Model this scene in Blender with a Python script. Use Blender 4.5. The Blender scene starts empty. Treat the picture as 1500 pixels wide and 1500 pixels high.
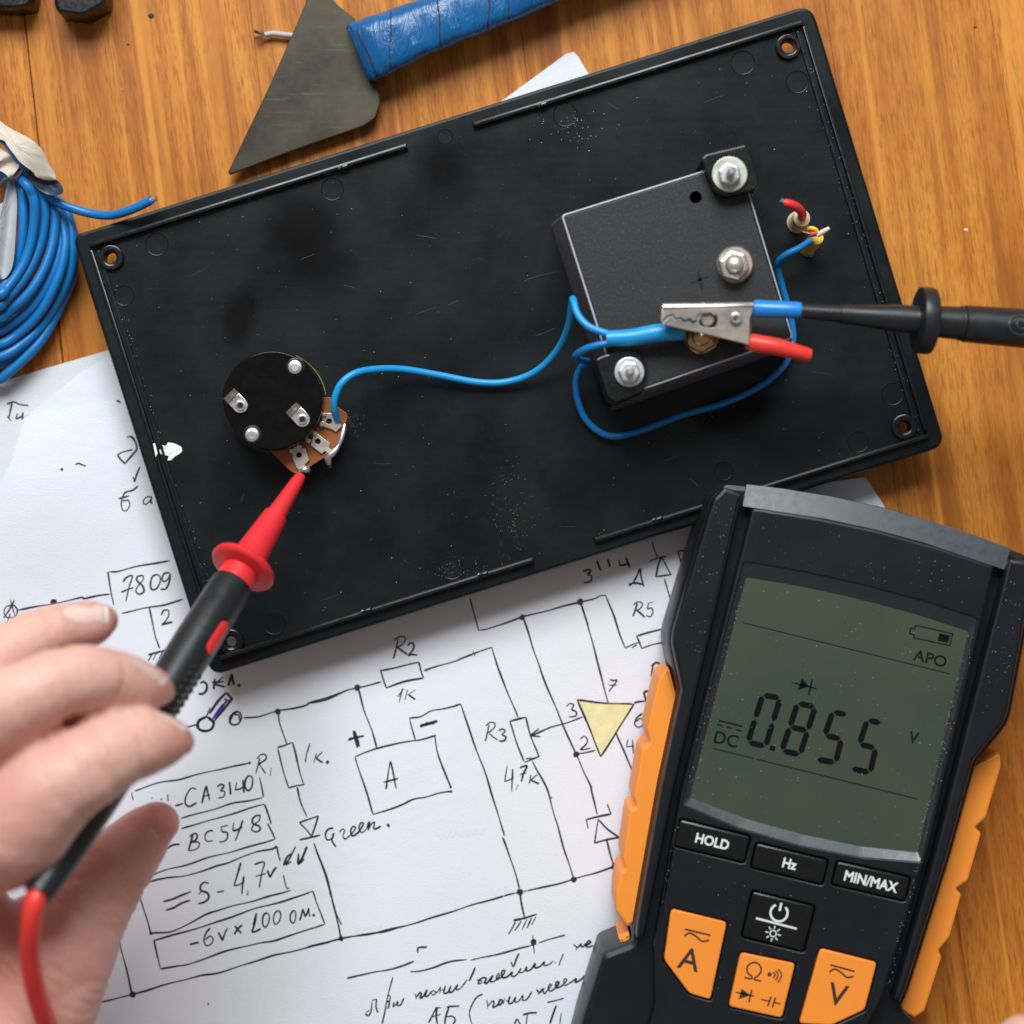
import bpy, bmesh, math, random
import numpy as np
from mathutils import Vector, Matrix, geometry
from mathutils.bvhtree import BVHTree

random.seed(7); np.random.seed(7)
sc = bpy.context.scene
C = sc.collection

# ---------------------------------------------------------------- camera, light, exposure
S = 0.00018          # metres of table per photograph pixel (the camera's own scale)
HC = 0.60            # camera height above the table, metres
cam_d = bpy.data.cameras.new('camera'); cam = bpy.data.objects.new('camera', cam_d); C.objects.link(cam)
cam.location = (0, 0, HC); cam_d.sensor_width = 36; cam_d.lens = 80
cam_d.clip_start = 0.02; cam_d.clip_end = 20
cam_d.dof.use_dof = True; cam_d.dof.focus_distance = HC - 0.020; cam_d.dof.aperture_fstop = 6.3
cam_d.dof.aperture_blades = 7
sc.camera = cam
w = bpy.data.worlds.new('World'); sc.world = w; w.use_nodes = True
bg = w.node_tree.nodes['Background']
bg.inputs['Color'].default_value = (0.98, 0.92, 0.90, 1); bg.inputs['Strength'].default_value = 0.205

def area(name, loc, target, sx, sy, energy, col):
    l = bpy.data.lights.new(name, 'AREA'); l.shape = 'RECTANGLE'; l.size = sx; l.size_y = sy
    l.energy = energy; l.color = col
    o = bpy.data.objects.new(name, l); C.objects.link(o); o.location = loc
    o.rotation_euler = (Vector(target) - Vector(loc)).to_track_quat('-Z', 'Y').to_euler()
    return o
area('window_light', (-0.14, 1.10, 1.22), (0, 0, 0), 1.1, 0.8, 41, (0.93, 0.97, 1.0))
sc.view_settings.view_transform = 'Standard'; sc.view_settings.look = 'None'
sc.view_settings.exposure = 0.0; sc.view_settings.gamma = 1.0

# ---------------------------------------------------------------- geometry helpers
def P(x, y, z=0.0):
    """place seen at photograph pixel (x,y), standing z millimetres above the table"""
    z = z / 1000; k = S * (HC - z) / HC
    return Vector(((x - 750) * k, (750 - y) * k, z))
def RR(px, z): return px * S * (HC - z / 1000) / HC

def origin(o):
    v = Vector((0, 0, 0))
    while o is not None: v += o.location; o = o.parent
    return v

def tag(o, label=None, cat=None, group=None, kind=None):
    if label: o['label'] = label
    if cat: o['category'] = cat
    if group: o['group'] = group
    if kind: o['kind'] = kind
    return o

def thing(name, label, cat, px, py, z=0, group=None):
    o = bpy.data.objects.new(name, None); C.objects.link(o); o.location = P(px, py, z); o.empty_display_size = 0.01
    return tag(o, label, cat, group)

def obj(name, verts, faces, mat, parent=None, smooth=40, kind=None, loc=None):
    me = bpy.data.meshes.new(name)
    o0 = origin(parent) if parent else Vector((0, 0, 0))
    if loc is not None: o0 = Vector(loc)
    me.from_pydata([tuple(Vector(v) - o0) for v in verts], [], faces)
    bm = bmesh.new(); bm.from_mesh(me)
    bmesh.ops.recalc_face_normals(bm, faces=bm.faces)
    a = math.radians(smooth)
    for f in bm.faces: f.smooth = abs(f.normal.z) < 0.9995
    for e in bm.edges:
        if len(e.link_faces) == 2:
            if e.calc_face_angle(0) > a: e.smooth = False
    bm.to_mesh(me); bm.free()
    me.materials.append(mat)
    o = bpy.data.objects.new(name, me); C.objects.link(o)
    if parent: o.parent = parent
    if loc is not None: o.location = Vector(loc) - (origin(parent) if parent else Vector((0, 0, 0)))
    if kind: o['kind'] = kind
    return o

class MB:
    def __init__(s): s.v = []; s.f = []
    def add(s, v, f):
        n = len(s.v); s.v += [Vector(p) for p in v]; s.f += [tuple(i + n for i in q) for q in f]; return s
    def build(s, name, mat, parent=None, **k): return obj(name, s.v, s.f, mat, parent, **k)

def area2(p): return sum(p[i-1][0]*p[i][1]-p[i][0]*p[i-1][1] for i in range(len(p)))/2
def offset(poly, d):
    """shrink a closed 2-D loop by d (grow when negative)"""
    n = len(poly); s = 1 if area2(poly) > 0 else -1; out = []
    for i in range(n):
        a, b, c = Vector(poly[i-1]), Vector(poly[i]), Vector(poly[(i+1) % n])
        e1 = (b-a); e2 = (c-b)
        if e1.length < 1e-9 or e2.length < 1e-9: out.append(tuple(b)); continue
        e1.normalize(); e2.normalize()
        n1 = Vector((-e1.y, e1.x))*s; n2 = Vector((-e2.y, e2.x))*s
        m = n1+n2
        if m.length < 1e-6: m = n1.copy()
        m.normalize(); k = max(0.35, m.dot(n1))
        out.append(tuple(b + m*(d/k)))
    return out
def rounded(poly, r, n=4):
    out = []; N = len(poly)
    for i in range(N):
        a, b, c = Vector(poly[i-1]), Vector(poly[i]), Vector(poly[(i+1) % N])
        rr = r[i] if isinstance(r, (list, tuple)) else r
        rr = min(rr, (a-b).length*0.45, (c-b).length*0.45)
        p = b+(a-b).normalized()*rr; q = b+(c-b).normalized()*rr
        for k in range(n+1):
            t = k/n; out.append(tuple(p*(1-t)**2 + b*2*t*(1-t) + q*t*t))
    return out
def tess(loops):
    f = geometry.tessellate_polygon([[Vector((p[0], p[1], 0)) for p in l] for l in loops]); return [tuple(t) for t in f]

def prism(loop, z0, z1, ch=0.5, holes=(), chh=None, top=True):
    """loop in photo px as seen at height z1; walls go straight down to z0 mm; ch = rounded chamfer in mm"""
    m = MB()
    def to2(l): return [(P(x, y, z1).x, P(x, y, z1).y) for x, y in l]
    L = to2(loop); HL = [to2(h) for h in holes]
    c = ch/1000; c2 = (chh if chh is not None else ch)/1000
    def wall(L, sgn, cc):
        steps = [(0, z0/1000), (0, z1/1000-cc)] + ([(cc*0.3, z1/1000-cc*0.3), (cc, z1/1000)] if cc > 0 else [])
        if cc <= 0: steps = [(0, z0/1000), (0, z1/1000)]
        rings = []
        for d, z in steps:
            o = offset(L, d*sgn) if d else L
            rings.append([(p[0], p[1], z) for p in o])
        n = len(L); v = [p for r in rings for p in r]; f = []
        for k in range(len(rings)-1):
            for i in range(n):
                j = (i+1) % n; f.append((k*n+i, k*n+j, (k+1)*n+j, (k+1)*n+i))
        m.add(v, f); return rings[-1]
    tops = [wall(L, 1, c)] + [wall(h, -1, c2) for h in HL]
    if top:
        fl = tess([[(p[0], p[1]) for p in t] for t in tops])
        m.add([p for t in tops for p in t], fl)
    fl = tess([L]+HL)
    m.add([(p[0], p[1], z0/1000) for l in [L]+HL for p in l], fl)
    bm = bmesh.new(); vs = [bm.verts.new(v) for v in m.v]
    for q in m.f:
        try: bm.faces.new([vs[i] for i in q])
        except ValueError: pass
    bmesh.ops.remove_doubles(bm, verts=bm.verts, dist=1e-7)
    bm.verts.index_update(); r = MB(); r.v = [v.co.copy() for v in bm.verts]; r.f = [tuple(v.index for v in f.verts) for f in bm.faces]; bm.free()
    return r

def catmull(pts, n=6, closed=False):
    pts = [Vector(p) for p in pts]
    if len(pts) < 3 or n <= 1: return pts
    out = []; N = len(pts)
    for i in range(N if closed else N-1):
        p1, p2 = pts[i], pts[(i+1) % N]
        p0 = pts[i-1] if (i > 0 or closed) else p1*2-p2
        p3 = pts[(i+2) % N] if (i+2 < N or closed) else p2*2-p1
        for k in range(n):
            t = k/n
            out.append(0.5*((2*p1)+(p2-p0)*t+(2*p0-5*p1+4*p2-p3)*t*t+(3*p1-p0-3*p2+p3)*t**3))
    if not closed: out.append(pts[-1])
    return out

def tube(path, rad, seg=12, caps=True, round_end=False):
    """path: 3-D points; rad: number or list"""
    path = [Vector(p) for p in path]; n = len(path)
    R = [rad]*n if not hasattr(rad, '__len__') else list(rad)
    m = MB(); T = (path[1]-path[0]).normalized()
    up = Vector((0, 0, 1)) if abs(T.z) < 0.95 else Vector((1, 0, 0))
    X = T.cross(up).normalized(); rings = []
    for i in range(n):
        t = (path[min(i+1, n-1)]-path[max(i-1, 0)])
        if t.length > 1e-9: T = t.normalized()
        X = (X-T*X.dot(T)).normalized(); Y = T.cross(X)
        rings.append([path[i]+(X*math.cos(a)+Y*math.sin(a))*R[i] for a in [2*math.pi*k/seg for k in range(seg)]])
    v = [p for r in rings for p in r]; f = []
    for k in range(n-1):
        for i in range(seg):
            j = (i+1) % seg; f.append((k*seg+i, k*seg+j, (k+1)*seg+j, (k+1)*seg+i))
    if caps: f.append(tuple(range(seg))[::-1]); f.append(tuple((n-1)*seg+i for i in range(seg)))
    return m.add(v, f)

def wire(pts, rpx, n=6, seg=12, z=None):
    """pts (x,y,z) photo px + mm height"""
    pp = [P(*p) for p in pts]
    return tube(catmull(pp, n), RR(rpx, pts[0][2]), seg)

def lathe(A, B, prof, seg=28, close=True):
    """prof: (t along A->B in metres, radius in metres)"""
    A = Vector(A); B = Vector(B); T = (B-A).normalized()
    up = Vector((0, 0, 1)) if abs(T.z) < 0.95 else Vector((1, 0, 0))
    X = T.cross(up).normalized(); Y = T.cross(X)
    v = []; f = []; n = len(prof)
    for t, r in prof:
        for k in range(seg):
            a = 2*math.pi*k/seg; v.append(A+T*t+(X*math.cos(a)+Y*math.sin(a))*max(r, 1e-6))
    for k in range(n-1):
        for i in range(seg):
            j = (i+1) % seg; f.append((k*seg+i, k*seg+j, (k+1)*seg+j, (k+1)*seg+i))
    if close: f.append(tuple(range(seg))[::-1]); f.append(tuple((n-1)*seg+i for i in range(seg)))
    return MB().add(v, f)
def circ(x, y, r, n=24, a0=0): return [(x+r*math.cos(a0+2*math.pi*k/n), y+r*math.sin(a0+2*math.pi*k/n)) for k in range(n)]
def vlathe(x, y, z0, prof, seg=28):
    """upright turned body: prof (mm above z0, radius px)"""
    b = P(x, y, z0)
    return lathe(b, b+Vector((0, 0, 1)), [(t/1000, RR(r, z0)) for t, r in prof], seg)

# ---------------------------------------------------------------- materials
class NT:
    def __init__(s, name):
        s.m = bpy.data.materials.new(name); s.m.use_nodes = True; s.t = s.m.node_tree; s.n = s.t.nodes
        s.b = s.n['Principled BSDF']; s.tc = s.n.new('ShaderNodeTexCoord')
    def set(s, **k):
        for a, b in k.items():
            i = s.b.inputs[a.replace('_', ' ')]
            i.default_value = (*b, 1) if isinstance(b, tuple) and len(b) == 3 and i.type == 'RGBA' else b
        return s
    def link(s, a, b): s.t.links.new(a, b)
    def mapping(s, scale=(1, 1, 1), rot=(0, 0, 0), loc=(0, 0, 0), src=None):
        n = s.n.new('ShaderNodeMapping'); n.inputs['Scale'].default_value = scale; n.inputs['Rotation'].default_value = rot; n.inputs['Location'].default_value = loc
        s.link(src or s.tc.outputs['Object'], n.inputs['Vector']); return n.outputs[0]
    def noise(s, scale, vec=None, detail=4, rough=0.55, dist=0.0):
        n = s.n.new('ShaderNodeTexNoise'); n.inputs['Scale'].default_value = scale; n.inputs['Detail'].default_value = detail
        n.inputs['Roughness'].default_value = rough; n.inputs['Distortion'].default_value = dist
        s.link(vec or s.tc.outputs['Object'], n.inputs['Vector']); return n.outputs[0]
    def ramp(s, fac, stops):
        n = s.n.new('ShaderNodeValToRGB'); e = n.color_ramp.elements
        while len(e) < len(stops): e.new(0.5)
        for i, (p, c) in enumerate(stops):
            e[i].position = p; e[i].color = (*c, 1) if isinstance(c, tuple) else (c, c, c, 1)
        s.link(fac, n.inputs[0]); return n.outputs[0]
    def mix(s, fac, a, b, mode='MIX'):
        n = s.n.new('ShaderNodeMix'); n.data_type = 'RGBA'; n.blend_type = mode
        for i, v in ((0, fac), (6, a), (7, b)):
            if hasattr(v, 'links') or hasattr(v, 'is_linked'): s.link(v, n.inputs[i])
            else: n.inputs[i].default_value = v if i == 0 else (*v, 1)
        return n.outputs[2]
    def math(s, op, a, b=0.0, clamp=False):
        n = s.n.new('ShaderNodeMath'); n.operation = op; n.use_clamp = clamp
        for i, v in ((0, a), (1, b)):
            if hasattr(v, 'is_linked'): s.link(v, n.inputs[i])
            else: n.inputs[i].default_value = v
        return n.outputs[0]
    def bump(s, h, strength=0.3, dist=0.0002):
        n = s.n.new('ShaderNodeBump'); n.inputs['Strength'].default_value = strength; n.inputs['Distance'].default_value = dist
        s.link(h, n.inputs['Height']); s.link(n.outputs[0], s.b.inputs['Normal']); return n
    def col(s, o): s.link(o, s.b.inputs['Base Color']); return s
    def rough(s, o): s.link(o, s.b.inputs['Roughness']); return s

def simple(name, col, rough=0.5, metal=0.0, var=0.15, scale=300, bump=0.1, bscale=1500, **k):
    n = NT(name); n.set(Roughness=rough, Metallic=metal, **k)
    a = n.noise(scale, detail=5); n.col(n.mix(a, tuple(c*(1-var) for c in col), tuple(min(1, c*(1+var)) for c in col)))
    n.rough(n.ramp(n.noise(scale*1.7, detail=3), [(0.3, max(0, rough-0.07)), (0.7, min(1, rough+0.07))]))
    if bump: n.bump(n.noise(bscale, detail=3), bump, 0.0001)
    return n.m

def wood():
    n = NT('varnished_pine_wood'); oi = n.n.new('ShaderNodeObjectInfo')
    cmb = n.n.new('ShaderNodeCombineXYZ'); n.link(oi.outputs['Random'], cmb.inputs[0]); n.link(n.math('MULTIPLY', oi.outputs['Random'], 7.3), cmb.inputs[1])
    add = n.n.new('ShaderNodeVectorMath'); add.operation = 'ADD'; n.link(n.tc.outputs['Object'], add.inputs[0]); n.link(cmb.outputs[0], add.inputs[1])
    rot = n.mapping(rot=(0, 0, math.radians(-8)), src=add.outputs[0])
    band = n.noise(1, n.mapping((75, 7, 1), src=rot), 3, 0.5, 0.9)
    band2 = n.noise(1, n.mapping((210, 12, 1), src=rot), 4, 0.6, 0.6)
    fib = n.noise(1, n.mapping((2400, 170, 1), src=rot), 3, 0.6, 0.3)
    fib2 = n.noise(1, n.mapping((5200, 420, 1), src=rot), 2, 0.5)
    blot = n.noise(22, rot, 4, 0.6)
    c = n.ramp(band, [(0.32, (0.36, 0.098, 0.013)), (0.45, (0.52, 0.172, 0.024)), (0.56, (0.64, 0.235, 0.036)), (0.68, (0.74, 0.325, 0.058))])
    c = n.mix(n.ramp(band2, [(0.46, 0.0), (0.66, 0.65)]), c, (0.76, 0.335, 0.060))
    c = n.mix(n.ramp(band2, [(0.34, 0.6), (0.48, 0.0)]), c, (0.27, 0.075, 0.012))
    c = n.mix(n.ramp(blot, [(0.45, 0.0), (0.68, 0.45)]), c, (0.42, 0.135, 0.020))
    c = n.mix(n.ramp(fib, [(0.35, 0.75), (0.51, 0.0)]), c, (0.24, 0.070, 0.012))
    c = n.mix(n.ramp(fib2, [(0.34, 0.4), (0.54, 0.0)]), c, (0.30, 0.10, 0.018))
    lin = n.noise(1, n.mapping((950, 24, 1), src=rot), 3, 0.6, 0.5)
    c = n.mix(n.ramp(lin, [(0.32, 0.5), (0.44, 0.0)]), c, (0.25, 0.072, 0.010))
    bold = n.noise(1, n.mapping((150, 3.5, 1), src=rot), 2, 0.5, 1.4)
    c = n.mix(n.ramp(bold, [(0.54, 0.0), (0.66, 0.6)]), c, (0.82, 0.36, 0.065))
    c = n.mix(n.math('MULTIPLY', oi.outputs['Random'], 0.25), c, (0.58, 0.26, 0.045))
    c = n.mix(1.0, c, (0.90, 0.82, 0.68), 'MULTIPLY')
    n.col(c); n.rough(n.ramp(blot, [(0.3, 0.34), (0.7, 0.50)])); n.set(Specular_IOR_Level=0.28)
    n.bump(fib, 0.15, 0.0001)
    return n.m
M_WOOD = wood()
M_GAP = simple('dark_joint', (0.055, 0.026, 0.010), 0.85)

def paper(name, col):
    n = NT(name); a = n.noise(60, detail=6); f = n.noise(2600, detail=3)
    c = n.mix(a, tuple(x*0.96 for x in col), col)
    c = n.mix(n.ramp(n.noise(260, detail=5), [(0.66, 0.0), (0.80, 0.14)]), c, (0.50, 0.52, 0.60))
    n.col(c); n.set(Roughness=0.75, Specular_IOR_Level=0.25, Subsurface_Weight=0.0)
    n.bump(n.math('ADD', n.math('MULTIPLY', f, 0.25), n.noise(28, detail=3, dist=1.0)), 0.35, 0.0012); return n.m
M_PAPER = paper('white_paper', (0.75, 0.775, 0.835)); M_PAPER2 = paper('older_white_paper', (0.66, 0.69, 0.72))
M_INK = simple('black_pen_ink', (0.016, 0.020, 0.026), 0.5, var=0.5, scale=3000, bump=0)
M_YEL = simple('yellow_pencil', (0.76, 0.70, 0.38), 0.8, var=0.25, scale=420, bump=0)
M_PUR = simple('violet_pen', (0.10, 0.05, 0.42), 0.6, var=0.4, scale=2500)
M_FAINT = simple('show_through_ink', (0.715, 0.74, 0.80), 0.8, var=0.05)

def panel_mat():
    n = NT('black_moulded_plastic')
    # greasy marks with shapes of their own: they change the gloss of the plastic
    L = n.tc.outputs['Object']; tot = None
    warp = n.noise(60, detail=4)
    for (x, y, rx, ry, rot) in ((455, 345, 62, 78, 0.1), (352, 462, 24, 46, -0.35), (645, 245, 40, 55, 0.3), (1075, 600, 60, 30, 0.2)):
        c = P(x, y, 15)-PANEL0
        mp = n.n.new('ShaderNodeMapping'); mp.vector_type = 'TEXTURE'
        mp.inputs['Location'].default_value = (c.x, c.y, 0); mp.inputs['Rotation'].default_value = (0, 0, rot); mp.inputs['Scale'].default_value = (RR(rx, 15), RR(ry, 15), 1)
        n.link(L, mp.inputs[0]); ln = n.n.new('ShaderNodeVectorMath'); ln.operation = 'LENGTH'; n.link(mp.outputs[0], ln.inputs[0])
        d = n.math('ADD', ln.outputs['Value'], n.math('MULTIPLY', warp, 1.3))
        s = n.ramp(n.math('MULTIPLY', d, 0.5), [(0.60, 1.0), (0.95, 0.0)])
        tot = s if tot is None else n.math('MAXIMUM', tot, s)
    scr = n.noise(1, n.mapping((900, 60, 1), rot=(0, 0, math.radians(-17))), 4, 0.7)
    scr2 = n.noise(1, n.mapping((50, 800, 1), rot=(0, 0, math.radians(-10))), 4, 0.7)
    dirt = n.noise(45, detail=6, rough=0.6)
    c = n.mix(n.ramp(dirt, [(0.35, 0.0), (0.7, 1.0)]), (0.0040, 0.0062, 0.0070), (0.0085, 0.0125, 0.0140))
    c = n.mix(n.ramp(scr, [(0.64, 0.0), (0.85, 0.35)]), c, (0.025, 0.03, 0.032))
    c = n.mix(n.ramp(n.noise(2600, detail=2), [(0.70, 0.0), (0.78, 0.6)]), c, (0.07, 0.075, 0.075))
    n.col(n.mix(n.math('MULTIPLY', tot, 0.7), c, (0.006, 0.0045, 0.0045)))
    r = n.ramp(n.math('ADD', n.math('MULTIPLY', scr2, 0.25), n.math('MULTIPLY', dirt, 0.75)), [(0.35, 0.26), (0.65, 0.38)])
    n.rough(r)
    sp = n.math('SUBTRACT', 0.25, n.math('MULTIPLY', tot, 0.16)); n.link(sp, n.b.inputs['Specular IOR Level'])
    n.bump(n.math('ADD', scr, n.noise(3000, detail=2)), 0.05, 0.00008)
    return n.m
PANEL0 = P(750, 500, 12)

M_BLACK = simple('black_plastic', (0.005, 0.0055, 0.006), 0.27, var=0.3, scale=500, bump=0.08, bscale=2500)
M_PITCH = simple('dark_hole', (0.004, 0.004, 0.004), 0.8, bump=0)
def meter_black():
    n = NT('textured_black_housing'); g = n.noise(3800, detail=3, rough=0.7)
    n.col(n.mix(n.ramp(n.noise(2300, detail=2), [(0.68, 0.0), (0.78, 0.35)]), (0.0075, 0.009, 0.0115), (0.05, 0.055, 0.06)))
    n.set(Roughness=0.46, Specular_IOR_Level=0.32); n.rough(n.ramp(n.noise(70, detail=5), [(0.3, 0.32), (0.7, 0.42)])); n.bump(g, 0.28, 0.00010); return n.m
M_METER = meter_black()
M_BUTTON = simple('satin_black_button', (0.004, 0.0045, 0.005), 0.27, var=0.25, bump=0.08)
M_GREY = simple('lightened_grey_plastic', (0.030, 0.038, 0.046), 0.36, var=0.2, bump=0.05, bscale=3000, Specular_IOR_Level=0.65)  # lighter than the housing: window light on the shoulder put into the colour
M_FRAME = simple('screen_frame_plastic', (0.010, 0.013, 0.017), 0.36, var=0.2, bump=0.12, bscale=3000, Specular_IOR_Level=0.9)
M_DISC = simple('smooth_black_bakelite', (0.0035, 0.0032, 0.003), 0.22, var=0.3, scale=200, bump=0.03, Specular_IOR_Level=0.22)
M_RIDGE = simple('glossy_black_rim', (0.005, 0.0065, 0.007), 0.30, var=0.2, scale=300, bump=0.05, Specular_IOR_Level=0.5)
M_JAW = None
def rubber(name, col, r=0.5):
    n = NT(name); n.col(n.mix(n.noise(120, detail=5), tuple(c*0.92 for c in col), tuple(min(1, c*1.05) for c in col)))
    n.set(Roughness=r, Specular_IOR_Level=0.4, Subsurface_Weight=0.0); n.bump(n.noise(3200, detail=3), 0.15, 0.0001); return n.m
M_ORANGE = rubber('orange_rubber', (0.92, 0.29, 0.035), 0.48)
M_ORANGE2 = rubber('orange_button', (0.88, 0.27, 0.030), 0.5)
M_WHITE = simple('white_print', (0.72, 0.72, 0.70), 0.6, var=0.05, bump=0)
M_PRINT = simple('black_print', (0.035, 0.022, 0.015), 0.5, var=0.05, bump=0)
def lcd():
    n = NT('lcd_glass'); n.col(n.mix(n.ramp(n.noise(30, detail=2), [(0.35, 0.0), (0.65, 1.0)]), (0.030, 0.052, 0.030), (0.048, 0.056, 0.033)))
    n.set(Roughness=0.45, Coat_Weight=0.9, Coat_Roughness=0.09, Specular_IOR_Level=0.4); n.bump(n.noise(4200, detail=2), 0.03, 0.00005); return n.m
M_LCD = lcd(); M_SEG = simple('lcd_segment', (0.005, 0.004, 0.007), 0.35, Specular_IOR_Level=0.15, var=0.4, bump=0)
M_RED = rubber('red_rubber', (0.72, 0.030, 0.036), 0.42); M_RED2 = rubber('red_cable_sheath', (0.78, 0.045, 0.035), 0.36)
M_BLUE = simple('blue_wire_insulation', (0.004, 0.165, 0.46), 0.36, var=0.12, scale=180, bump=0.12, bscale=900)
M_BLUE2 = simple('light_blue_insulation', (0.008, 0.30, 0.66), 0.36, var=0.10, scale=180, bump=0.12, bscale=900)
M_BLUE3 = simple('blue_heatshrink', (0.008, 0.22, 0.62), 0.30, var=0.10, scale=180, bump=0.2, bscale=700)
def tape():
    n = NT('wrinkled_blue_tape'); n.col(n.mix(n.noise(90, detail=5), (0.001, 0.070, 0.22), (0.002, 0.13, 0.34)))
    n.set(Roughness=0.30, Specular_IOR_Level=0.55); n.bump(n.noise(1, n.mapping((260, 60, 90), rot=(0, 0, 0.25)), 5, 0.6, 1.0), 0.75, 0.0012); return n.m
M_TAPE = tape()
def steel(name, col, rough, metal=1.0, scr=0.5):
    n = NT(name); s = n.noise(1, n.mapping((80, 1700, 300), rot=(0, 0, 0.3)), 4, 0.6); b = n.noise(160, detail=6, rough=0.65)
    n.col(n.mix(n.ramp(b, [(0.35, 0.0), (0.7, 1.0)]), tuple(c*0.72 for c in col), col)); n.set(Metallic=metal)
    n.rough(n.ramp(n.math('ADD', n.math('MULTIPLY', s, 0.5), n.math('MULTIPLY', b, 0.5)), [(0.35, rough-0.07), (0.65, rough+0.10)]))
    n.bump(s, scr*0.25, 0.00008); return n.m
M_ZINC = steel('zinc_plated_steel', (0.80, 0.84, 0.86), 0.36, 0.9); M_NICK = steel('nickel_plated_steel', (0.74, 0.66, 0.58), 0.38, 0.85)
M_JAW = steel('dull_nickel_jaw', (0.46, 0.40, 0.34), 0.40, 0.9)
M_WASH = steel('brass_tinted_washer', (0.64, 0.64, 0.54), 0.42, 0.8); M_BRASS = steel('brass', (0.70, 0.50, 0.24), 0.3)
M_SOLD = steel('solder', (0.85, 0.86, 0.87), 0.32, 0.9); M_CHROME = steel('bright_terminal', (0.82, 0.80, 0.80), 0.32, 0.9)
def blade_mat():
    n = NT('tarnished_carbon_steel'); b = n.noise(55, detail=7, rough=0.65); q = n.noise(1, n.mapping((60, 1500, 300), rot=(0, 0, -0.15)), 5, 0.7)
    c = n.ramp(b, [(0.32, (0.022, 0.018, 0.010)), (0.50, (0.046, 0.038, 0.022)), (0.68, (0.076, 0.063, 0.037))])
    c = n.mix(n.ramp(q, [(0.62, 0.0), (0.78, 0.55)]), c, (0.20, 0.19, 0.15)); c = n.mix(n.ramp(n.noise(700, detail=3), [(0.66, 0.0), (0.74, 0.6)]), c, (0.02, 0.014, 0.008))
    n.col(c); n.set(Metallic=0.35); n.rough(n.ramp(b, [(0.3, 0.36), (0.7, 0.56)])); n.bump(q, 0.15, 0.00008); return n.m
M_BLADE = blade_mat()
def box_face():
    n = NT('grained_black_bakelite'); g = n.noise(1400, detail=5, rough=0.75)
    n.col(n.ramp(g, [(0.42, (0.005, 0.0055, 0.0055)), (0.60, (0.013, 0.0145, 0.0145)), (0.70, (0.060, 0.063, 0.060))]))
    n.set(Roughness=0.5); n.bump(g, 0.4, 0.00012); return n.m
M_BOX = box_face(); M_BOXEDGE = simple('pale_case_rim', (0.46, 0.46, 0.52), 0.25, var=0.25, scale=400)  # rim colour much paler than the back plate
M_BOXSIDE = simple('smoky_plastic_side', (0.13, 0.125, 0.15), 0.3, var=0.3, scale=200)
M_BOARD = simple('brown_phenolic_board', (0.28, 0.085, 0.018), 0.42, var=0.25, scale=260)
M_CHIP = simple('white_paint_chip', (0.80, 0.80, 0.76), 0.7, bump=0.5, bscale=600); M_CREAM = simple('cream_wrapping_paper', (0.60, 0.54, 0.44), 0.7, var=0.1, scale=90, bump=0.6, bscale=220)
M_GPAPER = simple('greyish_wrapping_paper', (0.42, 0.44, 0.46), 0.6, var=0.12, scale=90, bump=0.6, bscale=260)
M_PROBE = simple('grey_black_rubber', (0.010, 0.013, 0.015), 0.38, var=0.25, scale=250, bump=0.10, bscale=2600, Specular_IOR_Level=0.55)
M_DUST = simple('pale_dust', (0.42, 0.42, 0.40), 0.9, bump=0); M_COP = simple('tan_crumbs', (0.34, 0.22, 0.13), 0.9, bump=0); M_DARK = simple('charred_crumb', (0.03, 0.022, 0.018), 0.8, bump=0.5)
M_SCR = simple('pale_scratch', (0.020, 0.023, 0.025), 0.5, bump=0)
M_GWIRE = simple('grey_wire_sheath', (0.42, 0.41, 0.38), 0.5); M_YBAND = simple('yellow_enamel', (0.75, 0.50, 0.03), 0.3); M_TAN = simple('tan_ceramic', (0.62, 0.46, 0.30), 0.45); M_PINKW = simple('pale_lead_sleeve', (0.80, 0.70, 0.66), 0.4)

def skin():
    n = NT('skin'); at = n.n.new('ShaderNodeAttribute'); at.attribute_name = 'redness'
    b = n.noise(70, detail=6, rough=0.6)
    c = n.mix(n.ramp(b, [(0.35, 0.0), (0.68, 1.0)]), (0.66, 0.370, 0.300), (0.74, 0.460, 0.385))
    c = n.mix(n.math('MULTIPLY', at.outputs['Fac'], 0.85), c, (0.66, 0.210, 0.165))
    c = n.mix(n.ramp(n.noise(900, detail=4), [(0.52, 0.0), (0.72, 0.35)]), c, (0.62, 0.25, 0.20))
    n.col(c); n.set(Roughness=0.46, Subsurface_Weight=0.45, Subsurface_Scale=0.004, Specular_IOR_Level=0.42)
    n.b.inputs['Subsurface Radius'].default_value = (1.0, 0.32, 0.18)
    v = n.n.new('ShaderNodeTexVoronoi'); v.inputs['Scale'].default_value = 1500; n.link(n.tc.outputs['Object'], v.inputs['Vector'])
    n.bump(n.math('ADD', n.math('MULTIPLY', v.outputs['Distance'], 0.5), n.noise(420, detail=5)), 0.6, 0.0004); return n.m
M_SKIN = skin()
def nail(name, col):
    n = NT(name); n.col(n.mix(n.noise(200, detail=3), col, tuple(c*0.93 for c in col))); n.set(Roughness=0.28, Subsurface_Weight=0.2, Subsurface_Scale=0.002, Specular_IOR_Level=0.5)
    n.bump(n.noise(1, n.mapping((300, 1500, 300)), 3), 0.06, 0.0001); return n.m
M_NAIL = nail('fingernail', (0.80, 0.56, 0.49)); M_NTIP = nail('fingernail_edge', (0.84, 0.74, 0.67))

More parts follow.
